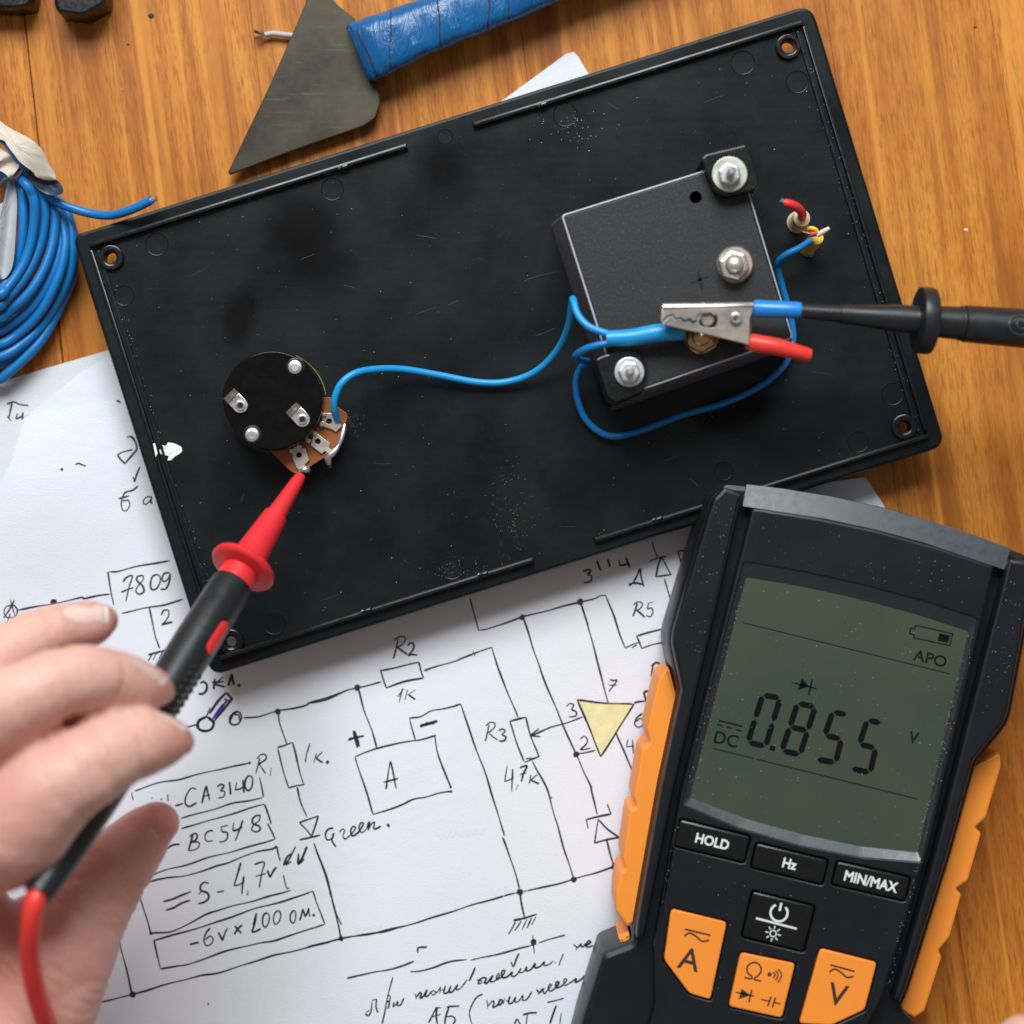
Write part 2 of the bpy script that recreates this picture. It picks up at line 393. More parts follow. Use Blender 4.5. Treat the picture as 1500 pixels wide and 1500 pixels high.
# ---------------------------------------------------------------- the table top: planks
table = bpy.data.objects.new('table_top', None); C.objects.link(table); table['kind'] = 'structure'
base = obj('table_base', *(lambda m: (m.v, m.f))(prism([(-2600, -2600), (4100, -2600), (4100, 4100), (-2600, 4100)], -30, -5.5, 0)), M_GAP, table)
seams = [(-2600, 0.05), (-1700, 0.06), (-1150, 0.07), (-740, 0.08), (-340, 0.095), (33, 0.112), (365, 0.122), (757, 0.13), (1208, 0.145), (1448, 0.165), (1830, 0.18), (2230, 0.19), (2700, 0.2), (3300, 0.2), (4100, 0.2)]
for i in range(len(seams)-1):
    (a, ma), (b, mb) = seams[i], seams[i+1]
    g = 1.0 if i in (4, 5) else 0.22
    g2 = 1.0 if i in (3, 4) else 0.22
    y0, y1 = -2500, 4000
    lp = [(a+ma*y0+g, y0), (b+mb*y0-g2, y0), (b+mb*y1-g2, y1), (a+ma*y1+g, y1)]
    m = prism(lp, -5, 0, 0.10); m.build('plank', M_WOOD, table)

# ---------------------------------------------------------------- paper sheets
def hmain(x, y):
    """height in mm of the circuit sheet"""
    e = 0.9*math.exp(-((x-40)/130)**2)*math.exp(-((y-700)/160)**2)
    return 1.5 + 0.35*math.sin(x/170+y/260) + 0.25*math.sin(y/140-x/300) + e*4.5
def sheet(name, poly, hf, mat, step=26, thick=0.12):
    xs = [p[0] for p in poly]; ys = [p[1] for p in poly]
    loop = []
    for i in range(len(poly)):
        a, b = Vector(poly[i]), Vector(poly[(i+1) % len(poly)]); n = max(1, int((b-a).length/step))
        for k in range(n): loop.append(tuple(a+(b-a)*k/n))
    def inside(x, y):
        c = False; n = len(poly)
        for i in range(n):
            x1, y1 = poly[i]; x2, y2 = poly[(i+1) % n]
            if (y1 > y) != (y2 > y) and x < (x2-x1)*(y-y1)/(y2-y1)+x1: c = not c
        return c
    pts = [Vector(p) for p in loop]
    y = min(ys)+step/2
    while y < max(ys):
        x = min(xs)+step/2
        while x < max(xs):
            if inside(x, y) and min((Vector((x, y))-q).length for q in pts[:len(loop)]) > step*0.6: pts.append(Vector((x, y)))
            x += step
        y += step
    n = len(loop)
    r = geometry.delaunay_2d_cdt(pts, [(i, (i+1) % n) for i in range(n)], [list(range(n))], 1, 1e-6)
    vv, ff = r[0], r[2]
    top = [P(p.x, p.y, hf(p.x, p.y)) for p in vv]; m = MB()
    m.add(top, [tuple(f) for f in ff])
    N = len(top)
    m.add([t-Vector((0, 0, thick/1000)) for t in top], [tuple(f)[::-1] for f in ff])
    cnt = {}
    for f in ff:
        for i in range(len(f)):
            e = (f[i], f[(i+1) % len(f)]); k = tuple(sorted(e)); cnt[k] = cnt.get(k, 0)+1
    for (a, b), c in cnt.items():
        if c == 1: m.f.append((a, b, b+N, a+N))
    o = obj(name, m.v, m.f, mat, None, loc=P(sum(xs)/len(xs), sum(ys)/len(ys), 0.5)); return o

back = sheet('paper_sheet', [(-420, 690), (-10, 562), (155, 514), (420, 440), (560, 880), (-280, 1130)], lambda x, y: 0.25+0.10*math.sin(x/90), M_PAPER2)
tag(back, 'greyish blank sheet of paper under the others, its torn edge by the blue cable coil', 'paper sheet', 'paper sheets under the panel')
mid = sheet('paper_sheet', [(155, 524), (120, 545), (75, 580), (32, 615), (18, 680), (-6, 730), (-60, 900), (300, 900), (480, 640), (300, 470)], lambda x, y: 0.6+1.4*math.exp(-((x-60)/60)**2)*math.exp(-((y-590)/50)**2), M_PAPER)
tag(mid, 'white sheet with a rounded curling corner, between the grey sheet and the circuit sheet', 'paper sheet', 'paper sheets under the panel')
main = sheet('schematic_sheet', [(38, 612), (70, 600), (120, 597), (176, 592), (330, 560), (700, 560), (1000, 700), (1150, 715), (1268, 699), (1296, 742), (1300, 1000), (1310, 1300), (1330, 1900), (500, 2020), (-150, 1900), (-200, 1300), (-90, 900), (-30, 760), (15, 680)], hmain, M_PAPER, 30)
tag(main, 'large white sheet with a hand-drawn circuit diagram in black pen', 'circuit drawing')
corner = sheet('paper_sheet', [(735, 148), (829, 79), (840, 76), (847, 83), (862, 108), (1010, 330), (860, 420), (640, 260)], lambda x, y: 0.35, M_PAPER)
tag(corner, 'white paper corner sticking out above the black panel, below the blue handle', 'paper sheet', 'paper sheets under the panel')

# ---- pen strokes on the sheet: flat ribbons of ink that follow the paper
ZT = {'A': (450, 800, 3), 'B': (450, 1000, 3), 'H': (0, 850, 3), 'L': (150, 1100, 10/3), 'M': (850, 700, 2.308), 'T': (0, 450, 3), 'U': (500, 1330, 3.75), 'F': (0, 0, 1)}
def parse(r, s):
    ox, oy, k = ZT[r]; out = []
    for part in s.split(';'):
        pts = [tuple(float(q) for q in t.split(',')) for t in part.split()]
        if len(pts) > 1: out.append([(ox+a/k, oy+b/k) for a, b in pts])
    return out
def ribbon(m, pts, wpx, hf, dz=0.05, smooth=True):
    pv = [Vector((a, b, 0)) for a, b in pts]
    if smooth and len(pv) > 2:
        q = []
        for i, p in enumerate(catmull(pv, 5)): q.append(p)
    else:
        q = []
        for i in range(len(pv)-1):
            n = max(1, int((pv[i+1]-pv[i]).length/8)); q += [pv[i].lerp(pv[i+1], k/n) for k in range(n)]
        q.append(pv[-1])
    # tremor of the hand
    r = []; ph = random.uniform(0, 9); d = 0
    for i, p in enumerate(q):
        if i: d += (q[i]-q[i-1]).length
        r.append(p+Vector((math.sin(d/11+ph), math.cos(d/9+ph*2), 0))*0.35)
    q = r; v = []; f = []; d = 0
    for i, p in enumerate(q):
        t = (q[min(i+1, len(q)-1)]-q[max(i-1, 0)])
        if t.length < 1e-6: t = Vector((1, 0, 0))
        t.normalize(); nn = Vector((-t.y, t.x, 0))
        if i: d += (q[i]-q[i-1]).length
        wv = wpx*0.5*(1+0.22*math.sin(d/14+ph)+random.uniform(-0.10, 0.10))
        if i in (0, len(q)-1): wv *= 0.6
        a = p+nn*wv; b = p-nn*wv
        v += [P(a.x, a.y, hf(a.x, a.y)+dz), P(b.x, b.y, hf(b.x, b.y)+dz)]
        if i: f.append((2*i-2, 2*i-1, 2*i+1, 2*i))
    m.add(v, f)
def dot(m, x, y, r, hf, dz=0.05):
    n = 10; pts = [(x+r*math.cos(2*math.pi*k/n)*random.uniform(.85, 1.15), y+r*math.sin(2*math.pi*k/n)*random.uniform(.85, 1.15)) for k in range(n)]
    m.add([P(a, b, hf(a, b)+dz) for a, b in pts], [tuple(range(n))])
def strokes(name, parent, hf, items, dots=(), wpx=2.3, mat=None, kind=None):
    m = MB()
    for r, s, *o in items:
        for pl in parse(r, s): ribbon(m, pl, o[0] if o else wpx, hf, smooth=not (len(o) > 1 and o[1] == 'lin'))
    for r, x, y, rad in dots:
        ox, oy, k = ZT[r]; dot(m, ox+x/k, oy+y/k, rad/k, hf, 0.07)
    return m.build(name, mat or M_INK, parent, kind=kind)
LIN = 'lin'
strokes('wiring_lines', main, hmain, [
 ('A', '716,228 735,300 752,370;752,370 790,366 830,352 890,330 945,312 1060,282 1200,245 1260,232 1290,218 1312,218;1312,218 1345,300 1368,370 1398,448;1398,448 1425,435 1455,425'),
 ('A', '948,315 975,390 1000,470 1022,535 1030,560 1080,680 1130,800 1182,915 1215,990 1245,1050 1250,1080 1262,1130 1275,1180'),
 ('A', '1200,250 1225,320 1240,370 1265,470 1290,560 1308,640 1322,688;1200,246 1236,345'),
 ('A', '1210,750 1130,780 1060,800 985,832;1182,915 1225,908 1265,897;1435,690 1460,684 1482,682;1355,815 1375,865 1400,920 1445,1020'),
 ('A', '0,692 60,680 100,668 150,645 180,632 220,622 270,612 325,597;512,548 560,530 640,510 685,490 730,472;728,462 736,480;730,472 775,458 812,445;812,445 840,540 880,640 905,700 925,752'),
 ('A', '990,945 1010,985 1030,1020 1055,1070 1068,1110 1085,1180 1100,1230 1135,1350 1172,1465;1062,1110 1075,1105'),
 ('A', '225,630 238,680 250,720 280,800 307,890;475,855 450,755;450,755 500,748 545,725 600,715 675,693;675,693 720,830 790,1020 835,1170 868,1272;858,1280 885,1350 910,1420 935,1520'),
 ('A', '1315,1290 1330,1350 1350,1405'),
 ('B', '0,1160 75,1145 150,1125 290,1100 350,1092 420,1072 560,1030 700,985 820,950 935,920 1080,890 1172,863 1260,838 1350,808 1390,800;30,705 55,770 90,870 125,1020 150,1125;935,925 940,970 955,1030'),
 ('L', '-2,1225 60,1210 145,1190 330,1135 480,1098 560,1085 700,1042 830,1000 900,985 1050,948 1165,915 1300,895 1500,848;70,880 100,1000 125,1100 145,1190;0,1222 -60,1240'),
 ('H', '1070,605 1140,598 1220,575 1300,560 1345,550 1365,538 1420,520 1500,492;1222,580 1228,620 1240,660 1260,720;1305,910 1320,970 1350,1040;1380,1155 1400,1215 1420,1270 1440,1330 1465,1420 1480,1470 1500,1515;800,650 840,640 870,632'),
 ('H', '80,130 150,118 230,105 300,90 360,75 370,80 425,68 485,62;655,120 672,190 682,245 690,270 700,300;30,200 45,145'),
 ('T', '485,1162 520,1160 600,1140 660,1128 745,1115;473,1165 485,1230 500,1310;535,1345 650,1320 720,1308 805,1285;485,1162 470,1170'),
 ('U', '30,388 100,370 180,352 250,343 320,322 400,293;380,352 430,348 500,328 590,298 690,282;710,286 820,264 900,243 1050,205;1085,192 1150,172 1228,148;1052,150 1060,250'),
 ('M', '262,270 250,240 243,215;285,340 295,375 302,400 310,430 330,430;175,575 190,565'),
], dots=[('A', 945, 312, 13), ('A', 1200, 245, 15), ('A', 220, 622, 15), ('A', 1182, 915, 14), ('A', 1172, 1465, 14), ('A', 1350, 1408, 15), ('B', 935, 920, 15), ('L', 147, 1188, 16), ('L', 1165, 915, 12), ('H', 1220, 577, 14), ('H', 235, 95, 14), ('U', 1056, 188, 18), ('A', 735, 472, 5), ('B', 150, 1125, 11)], wpx=2.5, kind='stuff')
strokes('component_symbols', main, hmain, [
 ('A', '325,547 405,530 490,510;490,510 500,545 512,578;512,578 430,595 348,622;348,622 335,585 322,543', 2.8),
 ('A', '890,770 960,752;960,752 985,840 1018,925;1022,922 955,950;952,945 920,860 890,770;960,935 1005,930', 2.7),
 ('A', '1187,675 1250,685 1320,690 1435,695;1435,695 1370,800 1290,925;1290,925 1240,800 1187,675;1020,800 985,832 1025,838', 2.8),
 ('A', '632,1058 610,1010 590,960 572,900 560,832;565,832 520,845 475,855;475,855 400,865 307,890 250,908 210,925;210,925 230,990 250,1050 270,1110 290,1180;290,1180 350,1160 420,1135 470,1112 520,1102 580,1085 635,1078', 2.5),
 ('A', '1235,1240 1226,1202;1226,1202 1275,1188 1335,1178;1335,1178 1318,1135', 2.8), ('A', '1280,1200 1320,1245 1372,1282;1378,1278 1320,1290 1262,1305;1262,1305 1270,1260 1280,1200', 2.5),
 ('A', '1390,1145 1388,1210;1400,1150 1402,1190;1372,1252 1390,1240;1385,1255 1395,1215', 2.4),
 ('A', '1500,635 1480,645 1490,690', 2.5),
 ('M', '190,535 250,518 300,505;190,535 207,577;207,577 250,563 300,553;215,730 225,722 245,718;217,728 225,755', 2.5),
 ('M', '275,265 290,295 305,325;310,325 255,335;255,335 262,300 275,265;235,283 262,272 290,265', 2.6),
 ('M', '343,322 340,285 330,247;330,247 385,242 420,240', 2.5),
 ('H', '1218,735 1250,725 1285,712;1285,712 1310,810 1335,900;1340,898 1300,903 1265,912;1268,910 1240,820 1220,740', 2.4),
 ('H', '1315,1065 1355,1050 1400,1035;1398,1035 1385,1080 1370,1125;1370,1125 1345,1095 1315,1065;1315,1140 1360,1132 1408,1120', 2.5),
 ('H', '1300,1170 1280,1210 1255,1250;1245,1255 1262,1215 1285,1200;1280,1235 1255,1252;1348,1170 1330,1215 1310,1250;1312,1200 1310,1245 1335,1225', 3.0),
 ('H', '1037,580 1012,600 1015,630 1045,632 1062,605 1050,580 1025,585 1012,612;1030,590 1050,595 1055,620', 3.2),
 ('H', '902,602 872,620 872,650 900,664 932,650 935,620 910,602 880,610;895,600 865,640 890,660 925,655 938,625 915,605', 3.4),
 ('H', '920,585 955,535 995,493;995,493 1012,512 1020,518;1022,518 985,565 940,620;985,520 1008,530;925,560 905,600', 3.4),
 ('B', '905,1045 950,1035 1010,1018', 3.4), ('B', '915,1050 900,1080 885,1105;940,1048 912,1090;965,1040 945,1085;985,1035 965,1080;1005,1028 985,1065', 2.2),
 ('H', '650,328 690,318 745,305;670,322 650,355;690,318 672,352;715,312 700,345', 2.6),
 ('H', '30,115 20,130 22,155 45,165 70,155 75,130 60,112 30,115;15,165 40,130 62,88;45,85 70,165', 2.0),
 ('L', '158,195 230,170 300,150 370,140 430,125 520,100 600,85 718,58;145,203 146,220 150,240;768,128 778,180 785,225;785,228 700,245 640,255 560,280 480,302 385,328', 2.2),
 ('L', '385,380 500,345 560,330 640,305 720,280 790,260;790,260 805,300 825,357;805,355 825,390 845,430;845,430 760,455 640,490 520,520 400,560 320,578 237,605;237,605 232,570;265,515 262,562', 2.3),
 ('L', '180,650 240,635 330,618 400,610 480,590 560,560 620,545 700,510 760,490 830,480 850,465;850,465 858,500 870,538;170,672 205,780 222,840 235,890;235,890 320,885 380,865 440,835 510,795 580,775 660,750 750,730 830,705 920,680;885,605 892,640 900,670 912,672', 2.4),
 ('L', '250,925 320,905 400,885 480,860 560,835 660,800 760,765 830,748 900,730 1028,683;1028,683 1050,750 1085,845;1085,845 1000,875 900,905 830,930 760,940 650,965 550,995 430,1040 350,1052 285,1065;285,1065 268,1000 250,925', 2.5),
], dots=[('L', 718, 58, 7), ('L', 237, 890, 9), ('A', 632, 1078, 6), ('A', 630, 1058, 6)], kind='stuff')
strokes('handwriting', main, hmain, [
 ('A', '400,408 390,450 378,495;382,412 405,398 428,400 430,420 412,438 392,447;398,447 415,460 440,477;440,437 455,425 468,435 462,460 442,482;442,482 460,476 485,478', 2.5),
 ('A', '397,662 422,628;418,625 405,685;440,630 430,675;477,630 442,655;445,655 460,665 475,675', 2.3),
 ('A', '800,785 792,820 782,857;785,790 805,775 825,780 822,800 795,820;800,822 820,840 838,853;842,810 860,802 870,812 855,828;855,828 872,838 865,855 842,858', 2.4),
 ('A', '880,965 868,1035;868,1035 885,1030 908,1018;902,980 900,1080;928,1050 918,1072;935,975 948,968 965,968 950,1000 942,1035;935,1003 962,997;982,1005 975,1045;1010,1005 982,1028;982,1028 1000,1036 1018,1045', 2.5),
 ('A', '345,1070 355,1010 365,945;365,945 378,1000 392,1065;335,1037 365,1030 398,1022', 2.4),
 ('A', '495,795 570,765;498,785 568,775;495,790 572,770;520,775 560,780', 3.6), ('A', '180,852 215,842 250,835;182,847 248,832;203,812 212,850 222,885;208,810 228,882', 3.4),
 ('A', '1330,585 1345,590 1362,588 1345,615 1325,642;1328,612 1360,612;1140,705 1155,693 1172,698 1160,718;1160,718 1182,728 1180,745 1150,750;1200,850 1218,836 1232,850 1225,870 1198,893;1198,893 1220,893 1245,888', 2.4),
 ('A', '1472,735 1448,755 1440,780 1455,795 1478,785 1480,765 1460,760 1445,772;1408,850 1402,882;1402,882 1432,878;1430,850 1432,912', 2.4),
 ('A', '1213,112 1230,103 1245,108 1230,125;1230,125 1250,132 1245,155 1215,160;1272,65 1280,85 1290,108;1320,55 1325,75 1330,92;1370,60 1372,85;1372,85 1395,82 1412,72;1400,50 1408,75 1418,95', 2.8),
 ('M', '165,365 180,355 215,362;180,350 185,362;212,352 214,368;180,352 192,330 202,305;202,305 205,330 212,355;165,365 166,355', 2.6),
 ('M', '192,425 185,448 178,468;180,430 195,420 210,425 205,440 188,450;192,450 205,460 218,472;248,420 230,425;230,425 226,443;226,443 242,440 246,455 238,470 222,466', 2.4),
 ('M', '247,630 243,650 240,672;240,635 255,625 268,630 262,645 247,653;250,653 262,665 272,680;283,585 290,580 285,608', 2.4),
 ('L', '318,212 320,245;240,235 245,228;285,240 290,232;355,268 375,262 395,255', 2.6),
 ('L', '460,190 440,182 420,200 405,230 405,258 425,270 460,253;485,257 495,210 507,170;507,170 515,205 525,240;490,224 525,215', 2.5),
 ('L', '560,175 578,162 592,172 575,195;575,195 598,200 592,225 565,230;620,150 622,180 625,215;655,152 648,190;648,190 670,185 692,172;685,140 688,170 690,205;715,118 698,140 695,175 710,195 728,180 735,145 730,125 712,120', 2.5),
 ('L', '768,35 760,70 750,112;755,40 775,18 795,18 798,38 765,62;765,62 780,85 797,110;825,82 820,120', 2.3),
 ('L', '312,477 345,460 378,457;440,410 430,450 420,487;425,418 450,402 462,412 455,435 432,445;432,445 470,445 472,468 450,484 418,488', 2.5),
 ('L', '540,388 515,392 502,415 510,440 540,440;612,365 580,370;580,370 582,395;582,395 608,398 610,425 595,440 572,445;640,350 635,390;635,390 660,385 682,370;685,338 668,390 650,440', 2.5),
 ('L', '770,312 745,318 730,338 738,358 765,368 770,385 750,395 730,382 740,360 765,340 770,312', 2.5),
 ('L', '295,735 340,725 380,708 435,685;310,777 350,765 385,745 430,728', 2.6),
 ('L', '520,648 500,640 480,655 480,680 512,695 518,720 500,738 468,745;482,685 470,700;560,690 578,688 595,683', 2.7),
 ('L', '675,545 660,600 643,658;643,658 665,655 695,640;690,612 685,650 682,700;712,680 708,705;742,555 765,545 792,545 778,600 765,668;748,612 798,600;805,582 812,600 818,617;818,617 832,590 848,568', 2.6),
 ('L', '425,945 450,940 470,935;525,865 505,890 497,925 508,950 535,940 540,918 525,905 502,922;565,885 575,905 585,928;585,928 598,890 612,862;642,897 660,870 682,850;645,855 660,872 677,890;728,885 742,845 752,795;735,850 750,790;728,885 750,880 772,868', 2.5),
 ('L', '800,790 785,805 782,840 795,860 812,840 815,805 800,790;855,778 840,795 837,830 848,848 865,830 870,795 855,778;930,780 918,800 920,830 935,838 945,815 942,785 925,782;962,828 972,800 978,770;978,770 985,792 990,810;990,810 1000,790 1008,765;1008,765 1010,790 1015,812', 2.5),
 ('H', '880,452 895,445 908,460 905,485 890,500 872,500;945,430 940,455 938,480;982,425 945,458;945,458 965,462 990,468;930,450 985,445;1002,465 1010,440 1018,412;1018,412 1022,440 1028,462', 3.0),
 ('H', '1342,800 1350,760 1362,718;1390,760 1380,802;1415,755 1388,782;1388,782 1400,792 1418,802', 2.4),
 ('B', '115,640 92,645 80,665 88,690 112,682 118,665;118,665 108,690 125,722;108,668 120,660;142,658 155,645 165,650 158,672;158,672 165,688 180,680 200,660 212,638 200,632 190,650 198,672 220,662 238,640 248,620 236,618 228,640 240,658 262,640;262,640 272,612 268,650;268,650 282,622 295,612 292,640 305,640 322,630', 2.5),
 ('B', '280,655 300,640 295,618', 0.1),
 ('T', '540,1208 555,1188 582,1180 568,1230 552,1295;532,1252 560,1240 588,1232;628,1178 605,1182 600,1200 625,1225 632,1250 612,1262 598,1245 612,1218 630,1195 628,1178;690,1172 668,1185 660,1220 668,1242 690,1235 705,1205 702,1180 685,1175;745,1168 722,1170 712,1192 722,1205 742,1190 748,1170;748,1170 742,1210 728,1238 705,1240', 2.4),
 ('H', '708,152 720,132 740,132 742,155 728,180 710,196;710,196 730,190 757,184', 2.6),
 ('T', '605,785 590,800 575,808 550,815 538,840 534,868 542,892 558,892 570,870 562,850 540,852;520,842 545,835 568,828;665,832 645,835 630,855 640,868 660,850;665,832 662,855 668,865', 2.3),
 ('T', '558,572 580,568 592,585 600,620 585,645 550,688;550,688 530,670 515,650;515,650 545,635 582,625;575,570 600,600;615,700 600,735 590,770;590,770 585,745;510,415 520,412 530,420', 2.4),
 ('T', '330,692 345,686 360,692 378,697', 2.0),
 ('U', '130,580 150,590 165,560 170,515;165,510 195,500;195,500 190,540 200,575;155,560 135,572;282,380 262,460 240,560 222,640;245,520 262,512 262,545 250,550;290,515 285,540 300,530 312,510;312,510 308,535 325,530 342,495;258,480 270,490 258,545', 2.2),
 ('U', '405,470 412,500;412,490 430,465 438,470 432,495 450,485 470,452 462,485 478,482 500,455 520,462 505,478 492,465;520,470 545,435;545,435 540,470;542,455 570,448;572,425 562,465 585,462 600,432 592,462 612,460 640,420 632,448 655,440 690,395;735,325 712,380 700,402', 2.4),
 ('U', '745,400 765,395 770,412 750,415 770,385 795,385 785,410 800,412 822,385 832,375 820,405 845,400 868,372 862,358 850,385 862,392 890,365 898,345 882,350 885,382 915,375 940,350 935,375 960,370 985,332 978,355 1000,350 1020,322 1018,345 1045,335 1065,305 1062,330 1090,322 1115,295 1112,315 1140,310 1165,290;1175,300 1172,305;1222,250 1208,285 1195,318;932,295 945,320 960,280 975,250', 2.4),
 ('U', '1275,200 1300,215 1312,195;1312,195 1322,215 1345,195;1285,230 1322,190;1345,208 1368,190 1358,182 1345,200 1350,215 1388,205;1402,210 1392,270;1378,245 1415,232', 2.3),
 ('U', '525,545 500,590 478,630;525,545 520,590 528,640;490,600 545,585;515,550 545,548;650,537 600,540 578,545;590,545 572,600 568,640;575,600 610,595 625,615 610,640', 2.5),
 ('U', '775,475 745,490 718,530 705,580 718,640', 2.2),
 ('U', '800,505 805,552;805,540 832,510 838,520 832,545 860,530 870,505 885,512 872,535 858,525;900,495 890,530;905,512 925,505;925,485 918,522 940,520 958,488 955,515 975,512 998,480 995,508 1020,500 1045,460;1070,450 1090,465 1105,440;1105,440 1115,470 1135,450;1080,475 1118,440;1135,455 1155,425 1145,420 1135,445 1150,455 1178,435 1195,410 1180,410 1180,440 1210,430 1240,395 1225,390 1225,425 1258,410 1290,390 1285,410 1315,395 1340,372 1340,392 1380,375', 2.4),
 ('U', '1130,518 1175,510 1222,498;1180,535 1160,590 1145,640;1210,578 1200,640;995,588 1035,578 1075,575;1020,582 1015,640;950,640 965,610 985,640;1335,540 1318,555 1325,575 1345,570;420,245 422,218 470,215', 2.5),
], dots=[('L', 1032, 802, 7), ('H', 1050, 462, 8), ('H', 1440, 798, 7), ('B', 355, 625, 7), ('T', 272, 712, 6), ('L', 1398, 366, 6), ('L', 517, 1236, 5), ('L', 1097, 58, 6)], kind='stuff')
fs_ = []
random.seed(11)
for (x, y, n_, a) in ((640, 1225, 5, -0.1), (720, 1305, 4, 0.0), (520, 1360, 3, -0.1)):
    p = []
    for k in range(n_*3): p.append('%.1f,%.1f' % (x+k*5+random.uniform(-2, 2), y+a*k*5+(6 if k % 2 else -6)*random.uniform(0.4, 1.2)))
    fs_.append(('F', ' '.join(p), 1.8))
strokes('show_through_writing', main, hmain, fs_, mat=M_FAINT, kind='stuff')
random.seed(7)
strokes('sheet_note', back, lambda x, y: 0.35, [('T', '30,425 60,415 90,428 125,432;52,420 45,455 38,490;32,480 50,498;78,468 72,490 95,478;100,462 98,492 112,485 130,470', 2.4)])
mf = MB(); tri = parse('A', '1192,682 1430,700 1290,918')[0]
mf.add([P(a, b, hmain(a, b)+0.03) for a, b in tri], [(0, 1, 2)])
mf.build('yellow_pencil_fill', M_YEL, main); mf = MB()
tri = parse('M', '334,250 410,244 345,318')[0]; mf.add([P(a, b, hmain(a, b)+0.03) for a, b in tri], [(0, 1, 2)])
mf.build('yellow_pencil_fill', M_YEL, main)
strokes('violet_pen_fill', main, hmain, [('H', '940,605 990,535;948,600 995,528;932,612 980,545;955,585 1000,530', 3.5)], mat=M_PUR)

# ---------------------------------------------------------------- black panel
M_PANEL = panel_mat()
PC = [(105, 345), (1189, 5), (1386, 653), (309, 991)]; PW, PH = 1136.0, 677.0
def PM(u, v):
    a, b = u/PW, v/PH
    tl, tr, br, bl = [Vector(p) for p in PC]
    q = tl*(1-a)*(1-b)+tr*a*(1-b)+br*a*b+bl*(1-a)*b; return (q.x, q.y)
panel = thing('instrument_panel', 'large black plastic enclosure lid lying upside down across the middle', 'plastic panel', 750, 500, 12)
outer = rounded([PM(0, 0), PM(PW, 0), PM(PW, PH), PM(0, PH)], [16, 26, 22, 22], 6)
bosses = [(162, 377, 8.5), (1155, 68, 9.5), (1325, 625, 8), (338, 940, 8)]
ZP = 14.5
prism(outer, 10.5, ZP, 0.9, holes=[circ(x, y, r, 24) for x, y, r in bosses], chh=0.1).build('plate', M_PANEL, panel)
for x, y, r in bosses:
    ring = circ(x, y, 18.5, 28)
    prism(ring, ZP-0.2, ZP+1.3, 0.35, holes=[circ(x, y, r+1.2, 28)], chh=0.5).build('screw_boss', M_BLACK, panel)
def ridge(u0, v0, u1, v1, wpx, z1=None, name='rim_ridge', z0=None):
    a = Vector(PM(u0, v0)); b = Vector(PM(u1, v1)); t = (b-a).normalized(); n = Vector((-t.y, t.x))*wpx/2
    prism([tuple(a+n), tuple(b+n), tuple(b-n), tuple(a-n)], (z0 or ZP-0.3), z1 or ZP+2.0, 0.62).build(name, M_RIDGE, panel)
ridge(20, 21, 508, 21, 8); ridge(610, 21, PW-20, 22, 8)
ridge(20, PH-22, 505, PH-22, 8); ridge(600, PH-22, PW-20, PH-22, 8)
ridge(20, 28, 22, PH-30, 6, ZP+1.3); ridge(31, 30, 33, PH-30, 3.5, ZP+0.7)
ridge(PW-20, 28, PW-22, PH-30, 6, ZP+1.3); ridge(PW-32, 30, PW-34, PH-30, 4, ZP+0.9)
for u, v in ((412, 23), (718, 23), (430, PH-24), (700, PH-24), (250, PH-24)):
    ridge(u-6, v, u+6, v, 7, ZP+2.4, 'ridge_clip'); ridge(u-9, v, u-7, v, 9, ZP+2.2, 'ridge_clip')
me_pin = None
for x, y, r in [(230, 358, 17), (182, 433, 15), (487, 277, 17), (828, 168, 18), (1088, 92, 18), (1168, 120, 17), (1307, 577, 17), (1257, 647, 16), (662, 832, 17), (402, 913, 17), (652, 200, 11), (1060, 690, 14)]:
    m = MB(); b = P(x, y, ZP)
    if me_pin is None:
        rr = RR(17, ZP)
        m = lathe(Vector((0, 0, -0.0001)), Vector((0, 0, 1)), [(0, rr), (0.00018, rr), (0.00025, rr-0.00010), (0.00018, rr-0.00028), (0.00014, rr-0.0003), (0.00014, 0)], 36)
        o = m.build('ejector_mark', M_PANEL, None); me_pin = o.data; o.parent = panel
    else:
        o = bpy.data.objects.new('ejector_mark', me_pin); C.objects.link(o); o.parent = panel
    o.location = b-origin(panel); s = r/17; o.scale = (s, s, 1)
ms = MB(); flat = lambda x, y: ZP
for s in ['770,410 790,404 815,398', '655,447 672,440', '610,460 640,450', '785,492 815,480', '700,378 706,380', '440,380 460,372', '890,150 905,160', '945,180 950,175', '1030,150 1060,140', '590,820 600,826', '1010,700 1022,712', '470,880 500,870', '820,190 834,186', '610,345 640,349']:
    ribbon(ms, [tuple(float(q) for q in t.split(',')) for t in s.split()], 1.0, flat, 0.03)
for k in range(14):
    x, y = PM(random.uniform(60, PW-60), random.uniform(50, PH-50)); a = random.gauss(-0.3, 0.35); L = random.uniform(5, 28)
    ribbon(ms, [(x, y), (x+math.cos(a)*L/2, y+math.sin(a)*L/2+random.uniform(-1, 1)), (x+math.cos(a)*L, y+math.sin(a)*L)], random.uniform(0.4, 0.8), flat, 0.02)
ms.build('scratches', M_SCR, panel, kind='stuff')
def specks(m, x, y, r, z):
    c = P(x, y, z); r = RR(r, z)
    rot = random.uniform(0, 3)
    v = [c+Vector((math.cos(rot+k*1.5708)*r*random.uniform(.5, 1.2), math.sin(rot+k*1.5708)*r*random.uniform(.5, 1.2), r*.3)) for k in range(4)]+[c+Vector((0, 0, r)), c-Vector((0, 0, r*.1))]
    m.add(v, [(0, 1, 4), (1, 2, 4), (2, 3, 4), (3, 0, 4), (1, 0, 5), (2, 1, 5), (3, 2, 5), (0, 3, 5)])
md = MB()
for k in range(260):
    x, y = PM(random.uniform(28, PW-28), random.uniform(28, PH-28)); specks(md, x, y, random.choice([0.4, 0.5, 0.5, 0.6, 0.7, 1.0]), ZP)
